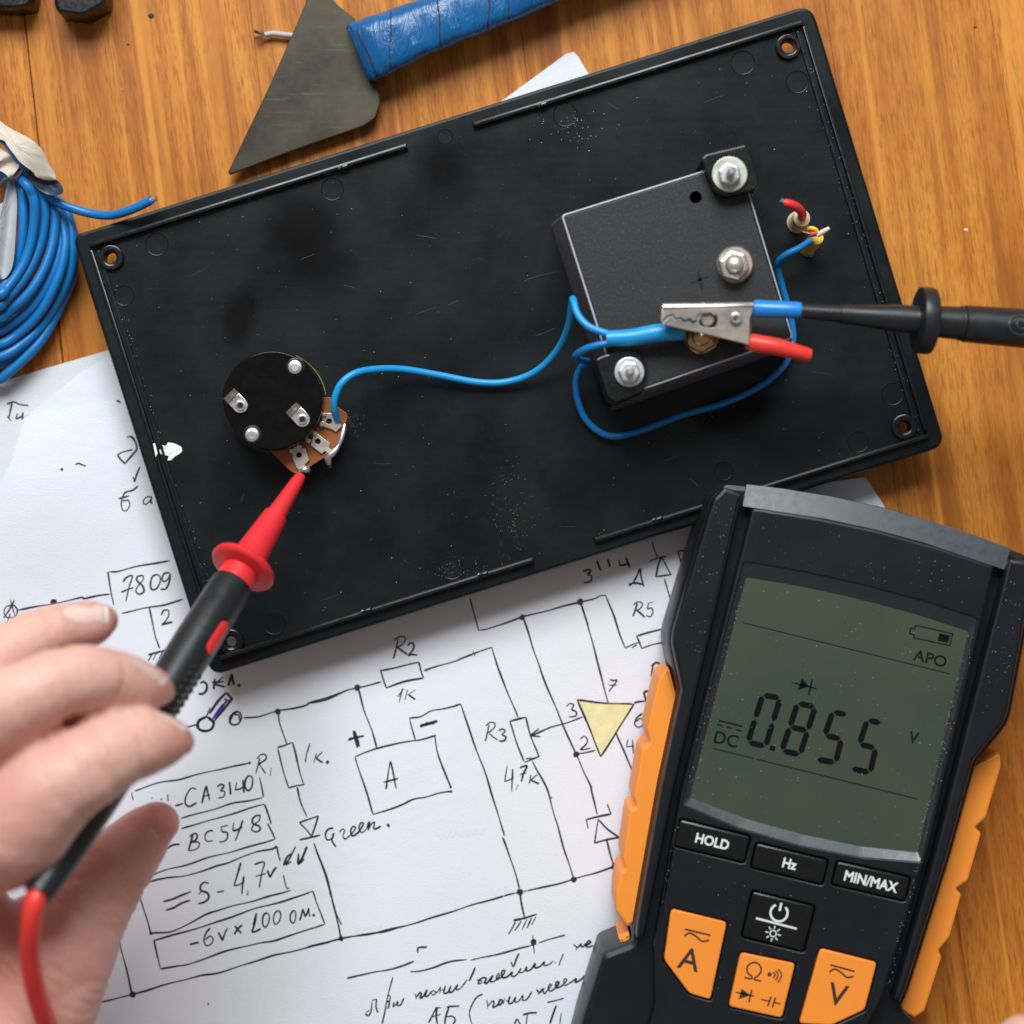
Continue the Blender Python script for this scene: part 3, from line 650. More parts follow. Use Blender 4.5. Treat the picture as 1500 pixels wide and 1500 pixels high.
for k in range(170):
    u = random.uniform(30, 42) if k % 2 else PW-random.uniform(24, 40); x, y = PM(u, random.uniform(40, PH-30)); specks(md, x, y, random.uniform(0.4, 0.9), ZP+0.3)
for k in range(50): specks(md, random.gauss(835, 30), random.gauss(185, 16), random.uniform(0.5, 1.2), ZP)
md.build('dust', M_DUST, panel, kind='stuff')
mc = MB()
for k in range(110):
    specks(mc, random.gauss(745, 18), random.gauss(765, 40), random.uniform(0.4, 0.9), ZP)
for k in range(60): specks(mc, random.gauss(665, 22), random.gauss(840, 12), random.uniform(0.4, 1.0), ZP)
for k in range(30): specks(mc, random.gauss(515, 10), random.gauss(625, 12), random.uniform(0.4, 0.9), ZP)
mc.build('crumbs', M_COP, panel, kind='stuff')
prism([(233, 659), (240, 657), (237, 652), (243, 653), (246, 648), (253, 649), (259, 651), (266, 655), (267, 661), (263, 665), (256, 669), (251, 674), (245, 675), (247, 668), (240, 667), (235, 665)], ZP, ZP+0.25, 0.1).build('paint_chip', M_CHIP, panel)
prism([(224, 650), (227, 649), (231, 664), (228, 670)], ZP+1.2, ZP+1.45, 0.05).build('paint_chip', M_CHIP, panel)

# ---------------------------------------------------------------- ammeter body bolted through the panel
am = thing('panel_ammeter', 'square black panel meter seen from behind, with nuts, washers and brackets', 'panel meter', 990, 410, ZP)
ZB = 41
face = rounded([(822, 315), (1083, 233.5), (1162, 495), (907, 583)], [5, 4, 4, 5], 3)
def shrink(pts, k, c=(993, 407)): return [(c[0]+(x-c[0])*k, c[1]+(y-c[1])*k) for x, y in pts]
# body: slightly tapered, wider at the panel
top = [P(x, y, ZB-1.2) for x, y in face]; n = len(top); cen = P(993, 407, ZB); bot = []
for p in top:
    d = Vector((p.x-cen.x, p.y-cen.y, 0)); bot.append(Vector((p.x, p.y, (ZP)/1000))+d.normalized()*0.0024)
MB().add(top+bot, [(i, (i+1) % n, n+(i+1) % n, n+i) for i in range(n)]+[tuple(range(n)), tuple(range(2*n-1, n-1, -1))]).build('case', M_BOXSIDE, am)
prism(face, ZB-1.2, ZB-0.35, 0.2, holes=[[p for p in offset(face, 3.2)]], chh=0.2).build('case_edge', M_BOXEDGE, am)
prism(offset(face, 3.0), ZB-1.0, ZB, 0.25, holes=[circ(1019, 289, 9, 22)], chh=0.05).build('back_plate', M_BOX, am)
prism(circ(1019, 289, 8.9, 20), ZB-0.95, ZB-0.9, 0).build('adjuster_hole', M_PITCH, am)
mm = MB()
for a, b, wpx in (((1012, 414.5), (1038, 405), 4.6), ((1022, 398), (1029, 425), 4.0)):
    ribbon(mm, [a, b], wpx, lambda x, y: ZB, 0.06, smooth=False)
mm.build('plus_mark', M_PITCH, am)
# brackets
prism(rounded([(1027, 233), (1034, 226), (1092, 212), (1100, 222), (1113, 271), (1104, 279), (1064, 288), (1046, 281)], 3), ZP, ZB+4.0, 0.4).build('bracket', M_BLACK, am)
prism(rounded([(872, 527), (880, 522), (920, 510), (932, 514), (946, 530), (948, 540), (943, 574), (903, 590), (890, 582)], 4), ZP, ZB+2.5, 0.4).build('bracket', M_BLACK, am)
def hexa(x, y, r, a0): return circ(x, y, r, 6, a0)
def nut_set(x, y, z, rw, rn, rb, hb, a0, wmat=M_WASH, nmat=M_ZINC):
    w_ = prism(circ(x, y, rw, 32), z, z+0.8, 0.15).build('washer', wmat, am)
    nb = prism(rounded(hexa(x, y, rn, a0), 1.6, 2), z+0.8, z+3.4, 0.45).build('nut', nmat, am)
    vlathe(x, y, z+3.4, [(0, rb), (hb-0.3, rb*0.95), (hb, rb*0.55), (hb, 0)], 20).build('bolt', M_CHROME, am)
nut_set(1069, 255, ZB+4.0, 26, 17.5, 6.5, 5.5, 0.3)
nut_set(922, 545, ZB+2.5, 22, 17, 6.5, 4.5, 0.1, M_ZINC)
for (x, y, a0, mat) in ((1076, 388, 0.25, M_NICK), (1027, 493, 0.5, M_BRASS)):
    vlathe(x, y, ZB, [(0, 27), (1.3, 27), (1.8, 24.5)], 36).build('flange', mat, am)
    prism(rounded(hexa(x, y, 24, a0), 3.2, 3), ZB+1.7, ZB+4.6, 0.9).build('hex_nut', mat, am)
    vlathe(x, y, ZB+4.6, [(0, 14), (1.0, 13.5), (1.6, 10), (2.0, 5), (2.1, 0)], 24).build('bolt', mat if mat is M_BRASS else M_WASH, am)
# front of the instrument, under the panel
prism([(800, 260), (1110, 170), (1190, 520), (880, 620)], 1.2, 10.4, 1.0).build('front_bezel', M_BLACK, am)

# ---------------------------------------------------------------- rotary potentiometer
pot = thing('potentiometer', 'round black potentiometer with a pull switch and solder lugs on a brown board', 'potentiometer', 404, 590, ZP)
vlathe(404, 591, 0.9, [(0, 45), (9.4, 45)], 30).build('knob', M_BLACK, pot)
vlathe(405, 591, ZP, [(0, 74), (6.3, 74)], 48).build('shell', M_ZINC if False else M_BLACK, pot)
board = rounded([(470, 584), (474, 582), (484.5, 581.5), (491, 593), (508, 605), (509.5, 612), (506, 620), (497.5, 646), (477, 669), (452, 685), (434, 694.5), (425, 690), (411, 676), (402, 667), (380, 640), (440, 600)], 3)
prism(board, 20.8, 22.2, 0.15).build('phenolic_board', M_BOARD, pot)
vlathe(402.5, 588, 22.2, [(0, 72.5), (5.6, 72.5), (6.0, 72), (6.2, 71), (6.3, 69.5), (6.3, 0)], 64).build('switch_disc', M_DISC, pot)
ZD = 28.5
for x, y in ((432.6, 538), (370, 637)):
    vlathe(x, y, ZD, [(0, 14), (0.15, 14), (0.2, 12.5)], 28).build('rivet_seat', M_BLACK, pot)
    vlathe(x, y, ZD+0.1, [(0, 10.8), (0.7, 10.8), (1.1, 9.6), (1.25, 6), (1.25, 0)], 28).build('rivet', M_ZINC, pot)
def switch_lug(x, y, ang):
    # flat strip with an eyelet, the far end bent up
    c, s = math.cos(ang), math.sin(ang)
    def L(a, b): return (x+a*c-b*s, y+a*s+b*c)
    pts = [L(-15, -11), L(0, -11)]+[L(11*math.cos(t), 11*math.sin(t)) for t in [(-80+20*k)*math.pi/180 for k in range(9)]]+[L(0, 11), L(-15, 11)]
    prism(pts, ZD+0.15, ZD+0.75, 0.12, holes=[circ(x, y, 3.6, 16)], chh=0.05).build('switch_lug', M_CHROME, pot)
    a, b = L(-15, -11), L(-15, 11); e, f = L(-24, -11), L(-24, 11); m = MB(); t = Vector((0, 0, 0.0006))
    prev = None; rings = []
    for k in range(6):
        u = k/5; q1 = Vector(a).lerp(Vector(e), u); q2 = Vector(b).lerp(Vector(f), u); zz = ZD+0.15+3.2*u*u
        rings.append((P(q1[0], q1[1], zz), P(q2[0], q2[1], zz)))
    v = []; fc = []
    for p, q in rings: v += [p, q, q+t, p+t]
    for k in range(5):
        for i in range(4): j = (i+1) % 4; fc.append((4*k+i, 4*k+j, 4*k+4+j, 4*k+4+i))
    fc += [(0, 1, 2, 3), (20, 23, 22, 21)]
    m.add(v, fc).build('lug_bend', M_CHROME, pot)
    vlathe(x, y, ZD+0.7, [(0, 8), (0.35, 7.4), (0.4, 5.5), (0.1, 3.8), (-0.4, 3.7)], 22).build('eyelet', M_CHROME, pot)
    prism(circ(x, y, 4.2, 14), ZD+0.6, ZD+0.85, 0).build('eyelet_hole', M_PITCH, pot)
switch_lug(352, 594, math.radians(47)); switch_lug(443, 614.5, math.radians(47))
def board_lug(x, y, plate, extra):
    prism(plate, 22.2, 23.0, 0.12, holes=[circ(x, y, 4.2, 14)], chh=0.05).build('solder_lug', M_NICK, pot)
    prism(circ(x, y, 4.1, 14), 22.22, 22.3, 0).build('lug_hole', M_PITCH, pot)
    for e in extra: prism(e, 23.0, 23.8, 0.15).build('lug_claw', M_NICK, pot)
board_lug(482, 617, [(471, 604), (480, 605), (491, 606), (494, 615), (501, 624), (492, 633), (486, 629), (474, 625), (468, 620), (472, 616)], [[(468, 618), (474, 617), (475, 624), (469, 625)], [(472, 604), (478, 605), (477, 610), (471, 609)]])
board_lug(465.5, 646.5, [(460, 632), (466, 636), (475, 643), (484, 649), (482, 655), (487, 660), (483, 665), (476, 661), (471, 665), (455, 652)], [[(449, 640), (456, 644), (453, 650), (447, 646)], [(459, 631), (465, 633), (463, 638), (457, 636)]])
board_lug(438, 666.5, [(427, 658), (431, 654), (447, 657), (449, 662), (453, 674), (447, 680), (450, 690), (443, 693), (434, 685), (429, 672)], [[(424, 657), (431, 658), (430, 664), (424, 663)], [(436, 650), (443, 653), (441, 658), (434, 655)]])
blob = [P(505, 622, 23.2), P(503, 632, 23.8), P(499, 646, 24.2), (P(494, 656, 24.2)), P(487, 664, 24.4), P(481, 669, 24.0), P(482, 678, 23.0), P(484, 685, 21.6)]
tube(catmull(blob, 4), [RR(r, 23) for r in np.interp(np.linspace(0, 1, 29), [0, .2, .35, .5, .7, .8, .9, 1], [3.0, 4.0, 3.0, 4.6, 6.2, 5.5, 3.6, 1.2])], 12).build('solder_joint', M_SOLD, pot)
tube(catmull([P(437, 692, 23.0), P(443, 689, 24.0), P(450, 688, 23.8), P(453, 692, 22.8)], 4), [RR(r, 23) for r in np.interp(np.linspace(0, 1, 13), [0, .5, .8, 1], [2.4, 5.2, 4.4, 1.8])], 12).build('solder_joint', M_SOLD, pot)
wl = []
for k in range(13):
    a = -1.15+1.0*k/12; wl.append(P(403.5+74.5*math.cos(a), 589+74*math.sin(a), 22+3))
tube(wl, 0.00025, 6).build('shell_edge', M_BRASS, pot)

# ---------------------------------------------------------------- blue wires on the panel
w1 = wire([(494, 614, 23.5), (490, 600, 26), (491, 582, 27.5), (500, 562, 28), (520, 547, 27), (550, 541, 24), (590, 541, 20), (640, 549, 18), (700, 560, 17), (745, 559, 17), (785, 544, 19), (815, 515, 24), (832, 480, 31), (838, 443, 38), (840, 440, 40), (846, 460, 42), (862, 478, 43.5), (890, 489, 44), (900, 491, 44)], 5.3)
o = w1.build('wire', M_BLUE2); tag(o, 'light blue wire curving from the potentiometer to the panel meter', 'wire', 'blue wires on the panel')
w2 = wire([(897, 503, 44), (880, 507, 43.5), (856, 513, 42), (843, 522, 39), (848, 535, 32), (862, 520, 26)], 5.2); 
pts2 = [(900, 502, 44), (880, 505, 43.5), (860, 510, 42), (845, 520, 40), (843, 527, 36), (853, 531, 31), (860, 526, 27)]
pts2 = [(900, 502, 44), (878, 505, 43.5), (856, 512, 42), (843, 522, 38), (853, 528, 33), (862, 530, 28), (852, 537, 24), (844, 556, 21), (846, 585, 18.5), (860, 617, 17), (890, 638, 16.8), (930, 634, 16.8), (1000, 608, 16.8), (1060, 591, 17), (1110, 568, 17.5), (1145, 540, 18), (1158, 515, 18), (1162, 490, 18), (1156, 455, 18), (1146, 420, 18.5), (1140, 395, 20), (1141, 383, 22), (1152, 373, 24), (1172, 363, 25), (1190, 351, 26)]
o = wire(pts2, 5.4).build('wire', M_BLUE); tag(o, 'dark blue wire looping below the panel meter and up behind its right side', 'wire', 'blue wires on the panel')
sl = catmull([P(889, 496, 45), P(925, 494, 45.5), (P(960, 488, 46.0)), P(1000, 484, 46)], 5)
o = tube(sl, [RR(r, 45) for r in np.linspace(11.5, 14.0, len(sl))], 20).build('heatshrink_sleeve', M_BLUE2); tag(o, 'fat blue heat-shrink sleeve joining two wires under the crocodile clip', 'sleeve')

# ---------------------------------------------------------------- lead ends by the right edge of the panel
comp = thing('soldered_components', 'tiny red sleeved lead and yellow banded resistor standing right of the panel meter', 'component', 1178, 345, ZP)
vlathe(1168, 326, ZP, [(0, 16), (1.2, 16), (1.6, 14), (6.5, 11.5), (8, 12.5), (9, 12), (9.2, 8)], 24).build('ceramic_bushing', M_TAN, comp)
tube(catmull([P(1172, 322, ZP+7), P(1175, 313, ZP+11), P(1168, 304, ZP+14), P(1158, 299, ZP+15), P(1149, 297, ZP+15)], 5), RR(6.6, 28), 14).build('red_sleeve', M_RED, comp)
tube([P(1151, 298, ZP+15), P(1144, 293, ZP+15.3)], RR(4, 28), 10).build('tinned_end', M_SOLD, comp)
tube(catmull([P(1182, 366, ZP), P(1190, 356, ZP+5), P(1196, 348, ZP+9)], 3), RR(10.5, 20), 18).build('resistor_body', M_YBAND, comp)
tube(catmull([P(1184, 343, ZP+9), P(1186, 335, ZP+12), P(1194, 336, ZP+12.5), P(1199, 343, ZP+12)], 4), RR(3.4, 26), 10).build('resistor_lead_loop', M_YBAND, comp)
tube([P(1187, 343, ZP+12), P(1196, 342, ZP+12)], RR(4.4, 26), 12).build('red_band', M_RED, comp)
tube([P(1179, 368, ZP+0.3), P(1190, 372, ZP+1.5)], RR(5.5, 20), 12).build('tinned_end', M_SOLD, comp)
tube([P(1198, 345, ZP+12), P(1205, 340, ZP+13), P(1215, 334, ZP+13.6)], [RR(3, 26), RR(4.2, 26), RR(2.6, 26)], 12).build('lead_sleeve', M_PINKW, comp)
tube([P(1176, 340, ZP+11), P(1188, 343, ZP+12)], RR(1.6, 26), 8).build('lead', M_BRASS, comp)

# ---------------------------------------------------------------- crocodile clip and black probe
clip = thing('crocodile_clip', 'nickel crocodile clip with one blue and one red sleeve on the panel meter', 'clip', 1040, 475, ZB+8)
ZJ = 52.0
def Z2(s):  # region (940,410) scale 5.357
    return [(940+float(t.split(',')[0])/5.357, 410+float(t.split(',')[1])/5.357) for t in s.split()]
jaw = Z2('160,205 175,195 880,190 872,235 850,300 845,505 170,345 150,325 152,290')
jaw_up = Z2('162,232 880,228 848,520 320,395 165,350 172,318 205,305 235,290 262,325 300,318 335,340 372,320 405,352 440,330 440,290 462,262 560,262 590,290 600,330 580,370 470,372')
prism(Z2('160,225 880,215 872,240 850,310 845,510 620,455 420,410 170,352 152,330 150,300'), ZJ-0.8, ZJ, 0.2, holes=[circ(1074.5, 469.5, 5, 18), Z2('462,268 540,258 582,290 588,345 555,375 475,368 440,330')], chh=0.1).build('jaw_plate', M_JAW, clip)
prism(Z2('160,225 880,215 850,510 170,352'), ZJ-6.5, ZJ-5.7, 0.2).build('jaw_plate', M_JAW, clip)
tube([P(970, 450.5, ZJ-3), P(1104, 448.5, ZJ-3)], 0.0010, 14).build('jaw_spine', M_NICK, clip)
sp = Z2('155,205 175,192 880,188 885,212 165,232'); prism(sp, ZJ-6.5, ZJ+0.35, 0.5).build('jaw_spine', M_CHROME, clip)
prism(Z2('470,190 480,180 492,190'), ZJ-1, ZJ+0.2, 0.1).build('jaw_tab', M_CHROME, clip)
# saw teeth, meeting jaws
mt = MB(); tz = Z2('165,345 180,322 205,300 238,288 262,322 298,312 335,338 372,322 405,352 440,330 442,300 470,262')
ribbon(mt, tz, 2.2, lambda x, y: ZJ, 0.35, smooth=False); ribbon(mt, [(a+1, b+2.6) for a, b in tz], 1.6, lambda x, y: ZJ, 0.2, smooth=False)
mt.build('jaw_teeth', M_CHROME, clip)
md_ = MB(); ribbon(md_, [(a+0.5, b-2.6) for a, b in tz], 3.6, lambda x, y: ZJ, 0.12, smooth=False); ribbon(md_, Z2('578,265 590,300 585,345 560,370'), 2.8, lambda x, y: ZJ, 0.12); md_.build('jaw_gap_shade', M_PITCH, clip)  # dark ribbons laid on the plate, painted shade between the jaws
mw = MB(); ribbon(mw, Z2('465,370 520,380 580,388'), 3.0, lambda x, y: ZJ, 0.15); mw.build('jaw_fold', M_CHROME, clip)
vlathe(1074.5, 469.5, ZJ-6, [(0, 4.2), (6.0, 4.6), (6.3, 9.2), (6.9, 8.6), (7.1, 6.5), (6.6, 3.8), (4.5, 3.2), (4.4, 0)], 28).build('pivot_rivet', M_CHROME, clip)
vlathe(1034, 469.5, ZJ-5.5, [(0, 11), (4.0, 11), (4.4, 9.5), (4.4, 0)], 24).build('pivot_spring', M_JAW, clip)
tube([P(1102, 451, ZJ-2.5), P(1106, 452, ZJ-2.5), P(1168, 454.5, ZJ-2.5), P(1173, 454.8, ZJ-2.5)], [RR(11, 50), RR(13, 50), RR(12.4, 50), RR(11.6, 50)], 22).build('blue_sleeve', M_BLUE3, clip)
rs = [P(1094, 500, ZJ-3), P(1100, 501.5, ZJ-2.8), P(1140, 508.5, ZJ-3), P(1182, 519.5, ZJ-3.4), P(1187, 520.5, ZJ-3.5)]
tube(rs, [RR(r, 50) for r in (10, 13.2, 13, 10.5, 9.4)], 22).build('red_sleeve', M_RED2, clip)
tube([P(1090, 495, ZJ-3), P(1104, 499, ZJ-3)], RR(4, 50), 10).build('handle_arm', M_CHROME, clip)

A = P(1169, 455, ZJ-2.5); B = P(1640, 492, 43.0)
L1 = (B-A).length
bp = thing('test_probe', 'black multimeter probe with a round finger guard, plugged into the clip', 'test probe', 1340, 470, 30)
def tpx(x): return (P(x, 455+(x-1169)*0.0786, 48)-A).length
k5 = RR(1, 48)
lathe(A, B, [(0, 10.2*k5), (tpx(1228), 12.5*k5), (tpx(1229), 13.6*k5), (tpx(1260), 15.5*k5), (tpx(1310), 20.0*k5), (tpx(1345), 21.5*k5)]).build('probe_nose', M_PROBE, bp)
lathe(A, B, [(tpx(1344), 21*k5), (tpx(1345), 46*k5), (tpx(1346.2), 48.5*k5), (tpx(1351), 49.3*k5), (tpx(1362), 49.3*k5), (tpx(1367), 48*k5), (tpx(1368.5), 45*k5), (tpx(1369), 22*k5)], 48).build('finger_guard', M_PROBE, bp)
lathe(A, B, [(tpx(1368), 23.2*k5), (tpx(1407), 24.5*k5), (tpx(1407.5), 25.6*k5), (tpx(1412), 25.8*k5), (tpx(1413), 24.8*k5), (tpx(1415), 27.2*k5), (tpx(1500), 29.0*k5), (tpx(1638), 30*k5)], 40).build('handle', M_PROBE, bp)
T = (B-A).normalized(); gc = P(1497, 476, 53)
bg_ = []
for k in range(25):
    a = 2*math.pi*k/24; bg_.append(gc+Vector((RR(19, 50)*math.cos(a), RR(14, 50)*math.sin(a), 0.0002-0.0012*abs(math.sin(a))**2)))
tube(bg_, 0.00035, 8).build('grip_ring', M_GREY, bp)
tube([gc+(p-gc)*0.42+Vector((0, 0, 0.0004)) for p in bg_], 0.0003, 8).build('grip_ring', M_GREY, bp)

# ---------------------------------------------------------------- red probe held in the hand
A = P(441, 696, 24.5); B = P(54, 1312, 97); AX = (B-A).normalized(); LP = (B-A).length
rp = thing('test_probe', 'red and black multimeter probe held in the hand, its tip on a potentiometer lug', 'test probe', 300, 920, 30)
def tp(x, y):
    # distance along the probe of the point seen at (x,y)
    best = None
    for k in range(401):
        q = A+(B-A)*(k/400); kk = S*(HC-q.z)/HC; d = ((x-750)*kk-q.x)**2+((750-y)*kk-q.y)**2
        if best is None or d < best[0]: best = (d, k/400*LP)
    return best[1]
def zat(t): return (A+AX*t).z*1000
g = tp(361, 833)
lathe(A, B, [(0, 0.0008), (0.0002, 0.0013), (0.002, 0.00165), (tp(405, 755), 0.0025), (tp(404, 757), 0.0031), (g-0.002, 0.0044), (g-0.0006, 0.0052)], 32).build('probe_nose', M_RED, rp)
lathe(A, B, [(g-0.0012, 0.004), (g-0.0011, 0.0076), (g-0.0006, 0.0082), (g+0.0004, 0.0084), (g+0.0010, 0.0080), (g+0.0012, 0.0074), (g+0.0016, 0.0050)], 56).build('finger_guard', M_RED, rp)
lathe(A, B, [(g+0.001, 0.0047), (tp(345, 862), 0.0048)], 32).build('collar', M_RED, rp)
h0 = tp(345, 858)
prof = [(h0, 0.0046), (h0+0.0002, 0.0051), (h0+0.001, 0.0053), (tp(290, 945), 0.00545), (tp(240, 1020), 0.0053), (tp(205, 1080), 0.0050), (tp(150, 1165), 0.0049), (tp(100, 1240), 0.0045), (tp(62, 1300), 0.0037), (tp(55, 1310), 0.0033)]
lathe(A, B, prof, 40).build('handle', M_PROBE, rp)
side = AX.cross(Vector((0, 0, 1))).normalized()
if side.x < 0: side = -side
upv = side.cross(AX).normalized()
if upv.z < 0: upv = -upv
def onprobe(t, ang, r): return A+AX*t+(side*math.cos(ang)+upv*math.sin(ang))*r
# red inlay on the flank
m = MB(); t0, t1 = tp(333, 925), tp(306, 972); n1, n2 = 14, 8; v = []; f = []
for i in range(n1+1):
    u = i/n1; t = t0+(t1-t0)*u; hw = 0.30*math.sqrt(max(0.0, 1-(2*u-1)**6))+0.02
    for j in range(n2+1): v.append(onprobe(t, 0.70+hw*(2*j/n2-1), 0.00555+0.0003*(1-(2*j/n2-1)**2)))
for i in range(n1):
    for j in range(n2): a = i*(n2+1)+j; f.append((a, a+1, a+n2+2, a+n2+1))
m.add(v, f).build('red_inlay', M_RED, rp)
m = MB()
for i in range(7):
    for j in range(3):
        t = tp(283, 990)+i*0.0021+0.001*(j % 2); c = onprobe(t, 0.15+0.38*j, 0.0053)
        q = lathe(c-((c-(A+AX*t)).normalized())*0.0004, c+(c-(A+AX*t)).normalized(), [(0, 0.00075), (0.0004, 0.0007), (0.0008, 0.00045), (0.0009, 0.0)], 8); m.add(q.v, q.f)
m.build('grip_bumps', M_PROBE, rp, kind='stuff')
cab = [B-AX*0.002, P(50, 1325, 97.6), P(45, 1360, 96), P(44, 1400, 92), P(52, 1450, 86), P(72, 1510, 76), P(110, 1600, 50), P(170, 1720, 20), P(300, 1850, 6)]
tube(catmull(cab, 8), 0.00232, 18).build('cable', M_RED2, rp)

# ---------------------------------------------------------------- hand (one continuous body)
def chain(pts, nn=8, seg=24, up=7):
    """pts (x,y,z mm, radius px) -> closed tapered limb with rounded ends"""
    pts = [(x, y, z+up, r) for x, y, z, r in pts]
    P3 = [P(x, y, z) for x, y, z, r in pts]; R3 = [RR(r, z) for x, y, z, r in pts]
    pp = catmull(P3, nn); rr = [v.x for v in catmull([Vector((r, 0, 0)) for r in R3], nn)]
    d0 = (pp[0]-pp[1]).normalized(); d1 = (pp[-1]-pp[-2]).normalized()
    pre = [(pp[0]+d0*rr[0]*math.sin(a), rr[0]*math.cos(a)) for a in (1.5, 1.25, 0.95, 0.65, 0.32)]
    post = [(pp[-1]+d1*rr[-1]*math.sin(a), rr[-1]*math.cos(a)) for a in (0.32, 0.65, 0.95, 1.25, 1.5)]
    allp = pre+list(zip(pp, rr))+post
    return tube([a for a, b in allp], [b for a, b in allp], seg)
def melt(parts, voxel, smooth_it, name):
    m = MB()
    for q in parts: m.add(q.v, q.f)
    me = bpy.data.meshes.new('tmp'); me.from_pydata([tuple(v) for v in m.v], [], m.f)
    bm = bmesh.new(); bm.from_mesh(me); bmesh.ops.recalc_face_normals(bm, faces=bm.faces); bm.to_mesh(me); bm.free()
    o = bpy.data.objects.new('tmp', me); C.objects.link(o)
    r = o.modifiers.new('r', 'REMESH'); r.mode = 'VOXEL'; r.voxel_size = voxel
    s = o.modifiers.new('s', 'SMOOTH'); s.factor = 0.5; s.iterations = smooth_it
    dg = bpy.context.evaluated_depsgraph_get(); dg.update()
    ev = bpy.data.meshes.new_from_object(o.evaluated_get(dg)); bpy.data.objects.remove(o); bpy.data.meshes.remove(me)
    return ev
hand = thing('hand', 'bare hand at the left edge pinching the red and black probe between fingers and thumb', 'hand', -60, 1200, 60)
ring_f = [(150, 908, 62, 24), (137, 912, 64, 34), (98, 921, 68, 39), (40, 942, 74, 44), (-20, 975, 80, 46), (-90, 1010, 80, 50), (-180, 1090, 70, 56), (-270, 1200, 62, 62)]
mid_f = [(234, 1012, 72, 24), (217, 1008, 76, 35), (178, 999, 82, 44), (130, 992, 88, 49), (75, 1005, 92, 54), (10, 1040, 92, 62), (-70, 1090, 86, 62), (-160, 1170, 76, 64), (-260, 1260, 66, 66)]
idx_f = [(262, 1086, 76, 24), (246, 1085, 79, 38), (212, 1089, 83, 50), (170, 1099, 87, 59), (125, 1125, 90, 66), (70, 1160, 90, 74), (5, 1222, 86, 84), (-80, 1260, 78, 64), (-180, 1320, 68, 66), (-280, 1360, 62, 66)]
thumb = [(231, 1206, 47, 33), (213, 1222, 47, 43), (182, 1256, 48, 52), (148, 1300, 50, 60), (120, 1345, 54, 68), (92, 1405, 58, 74), (60, 1480, 58, 82), (0, 1560, 55, 90), (-90, 1600, 50, 95), (-220, 1560, 48, 95)]
pinky = [(60, 1060, 42, 20), (30, 1075, 44, 28), (-30, 1100, 48, 32), (-100, 1120, 54, 36), (-200, 1180, 54, 44)]
palm1 = [(-60, 1350, 58, 80), (-160, 1330, 56, 95), (-280, 1300, 54, 100), (-420, 1340, 52, 110), (-600, 1400, 50, 110)]
palm2 = [(10, 1440, 50, 70), (-100, 1450, 50, 100), (-260, 1450, 48, 110), (-450, 1460, 48, 115), (-900, 1600, 48, 110), (-1300, 1750, 48, 120)]
palm3 = [(60, 1350, 52, 48), (20, 1380, 54, 62), (-60, 1400, 54, 80), (-160, 1420, 52, 90)]
me = melt([chain(c) for c in (ring_f, mid_f, idx_f, thumb, palm1, palm2, palm3, [(122, 1052, 80, 16), (90, 1066, 82, 28), (40, 1100, 84, 40), (-40, 1150, 80, 48)])], 0.0009, 7, 'palm')
nv = len(me.vertices); co = np.empty(nv*3); me.vertices.foreach_get('co', co); co = co.reshape(-1, 3); no = np.empty(nv*3)
me.vertices.foreach_get('normal', no); no = no.reshape(-1, 3)
red = np.zeros(nv); disp = np.zeros(nv)
def crease(ch, i, frac, amp, sig, cnt=1, gap=0.0012):
    a = P(ch[i][0], ch[i][1], ch[i][2]+7); b = P(ch[i+1][0], ch[i+1][1], ch[i+1][2]+7); c = a.lerp(b, frac); t = np.array((b-a).normalized()); r = RR(ch[i][3], ch[i][2])
    d = co-np.array(c); al = d@t; lat = np.linalg.norm(d-np.outer(al, t), axis=1); w_ = np.exp(-(lat/(r*1.5))**6)
    for k in range(cnt):
        off = (k-(cnt-1)/2)*gap; wig = 0.0005*np.sin(d[:, 0]*700+k*2)
        disp[:] -= amp*np.exp(-((al-off+wig)/sig)**2)*w_
def blush(x, y, z, rad, amt):
    c = np.array(P(x, y, z+7)); red[:] = np.maximum(red, amt*np.exp(-(np.linalg.norm(co-c, axis=1)/rad)**2))
crease(idx_f, 2, 0.5, 0.00035, 0.0005, 3, 0.0014); crease(mid_f, 2, 0.4, 0.00035, 0.0005, 3, 0.0014); crease(ring_f, 2, 0.6, 0.0003, 0.0005, 2, 0.0014)
crease(idx_f, 4, 0.3, 0.00045, 0.0006, 4, 0.0020); crease(mid_f, 4, 0.3, 0.00045, 0.0006, 4, 0.0020); crease(thumb, 3, 0.7, 0.00050, 0.0006, 5, 0.0018); crease(thumb, 5, 0.3, 0.0004, 0.0006, 4, 0.0022)
crease(thumb, 2, 0.5, 0.0004, 0.0005, 4, 0.0013); crease(idx_f, 3, 0.6, 0.0004, 0.0005, 3, 0.0015); crease(mid_f, 3, 0.6, 0.0004, 0.0005, 3, 0.0015)
crease(idx_f, 6, 0.1, 0.0004, 0.0007, 4, 0.0030)
for args in ((262, 1086, 76, .009, .75), (231, 1005, 74, .008, .75), (148, 908, 63, .008, .7), (235, 1205, 50, .011, .8), (165, 1290, 52, .012, .55), (-20, 1400, 60, .022, .8), (60, 1420, 58, .02, .6), (20, 1190, 95, .012, .35), (110, 1160, 85, .009, .35), (40, 1080, 90, .012, .3)): blush(*args)
lf = np.sin(co[:, 0]*310+np.sin(co[:, 1]*260)*1.6)*np.cos(co[:, 1]*290+co[:, 2]*200)*0.00018
co += no*(disp+lf)[:, None]
pieces_o = origin(hand); co2 = co-np.array(pieces_o)
me.vertices.foreach_set('co', co2.ravel()); me.update()
at = me.attributes.new('redness', 'FLOAT', 'POINT'); at.data.foreach_set('value', red)
me.polygons.foreach_set('use_smooth', [True]*len(me.polygons)); me.materials.clear(); me.materials.append(M_SKIN); me.name = 'body'
hb = bpy.data.objects.new('fingers_and_palm', me); C.objects.link(hb); hb.parent = hand
bvh = BVHTree.FromPolygons([Vector(c) for c in co.tolist()], [tuple(p.vertices) for p in me.polygons])
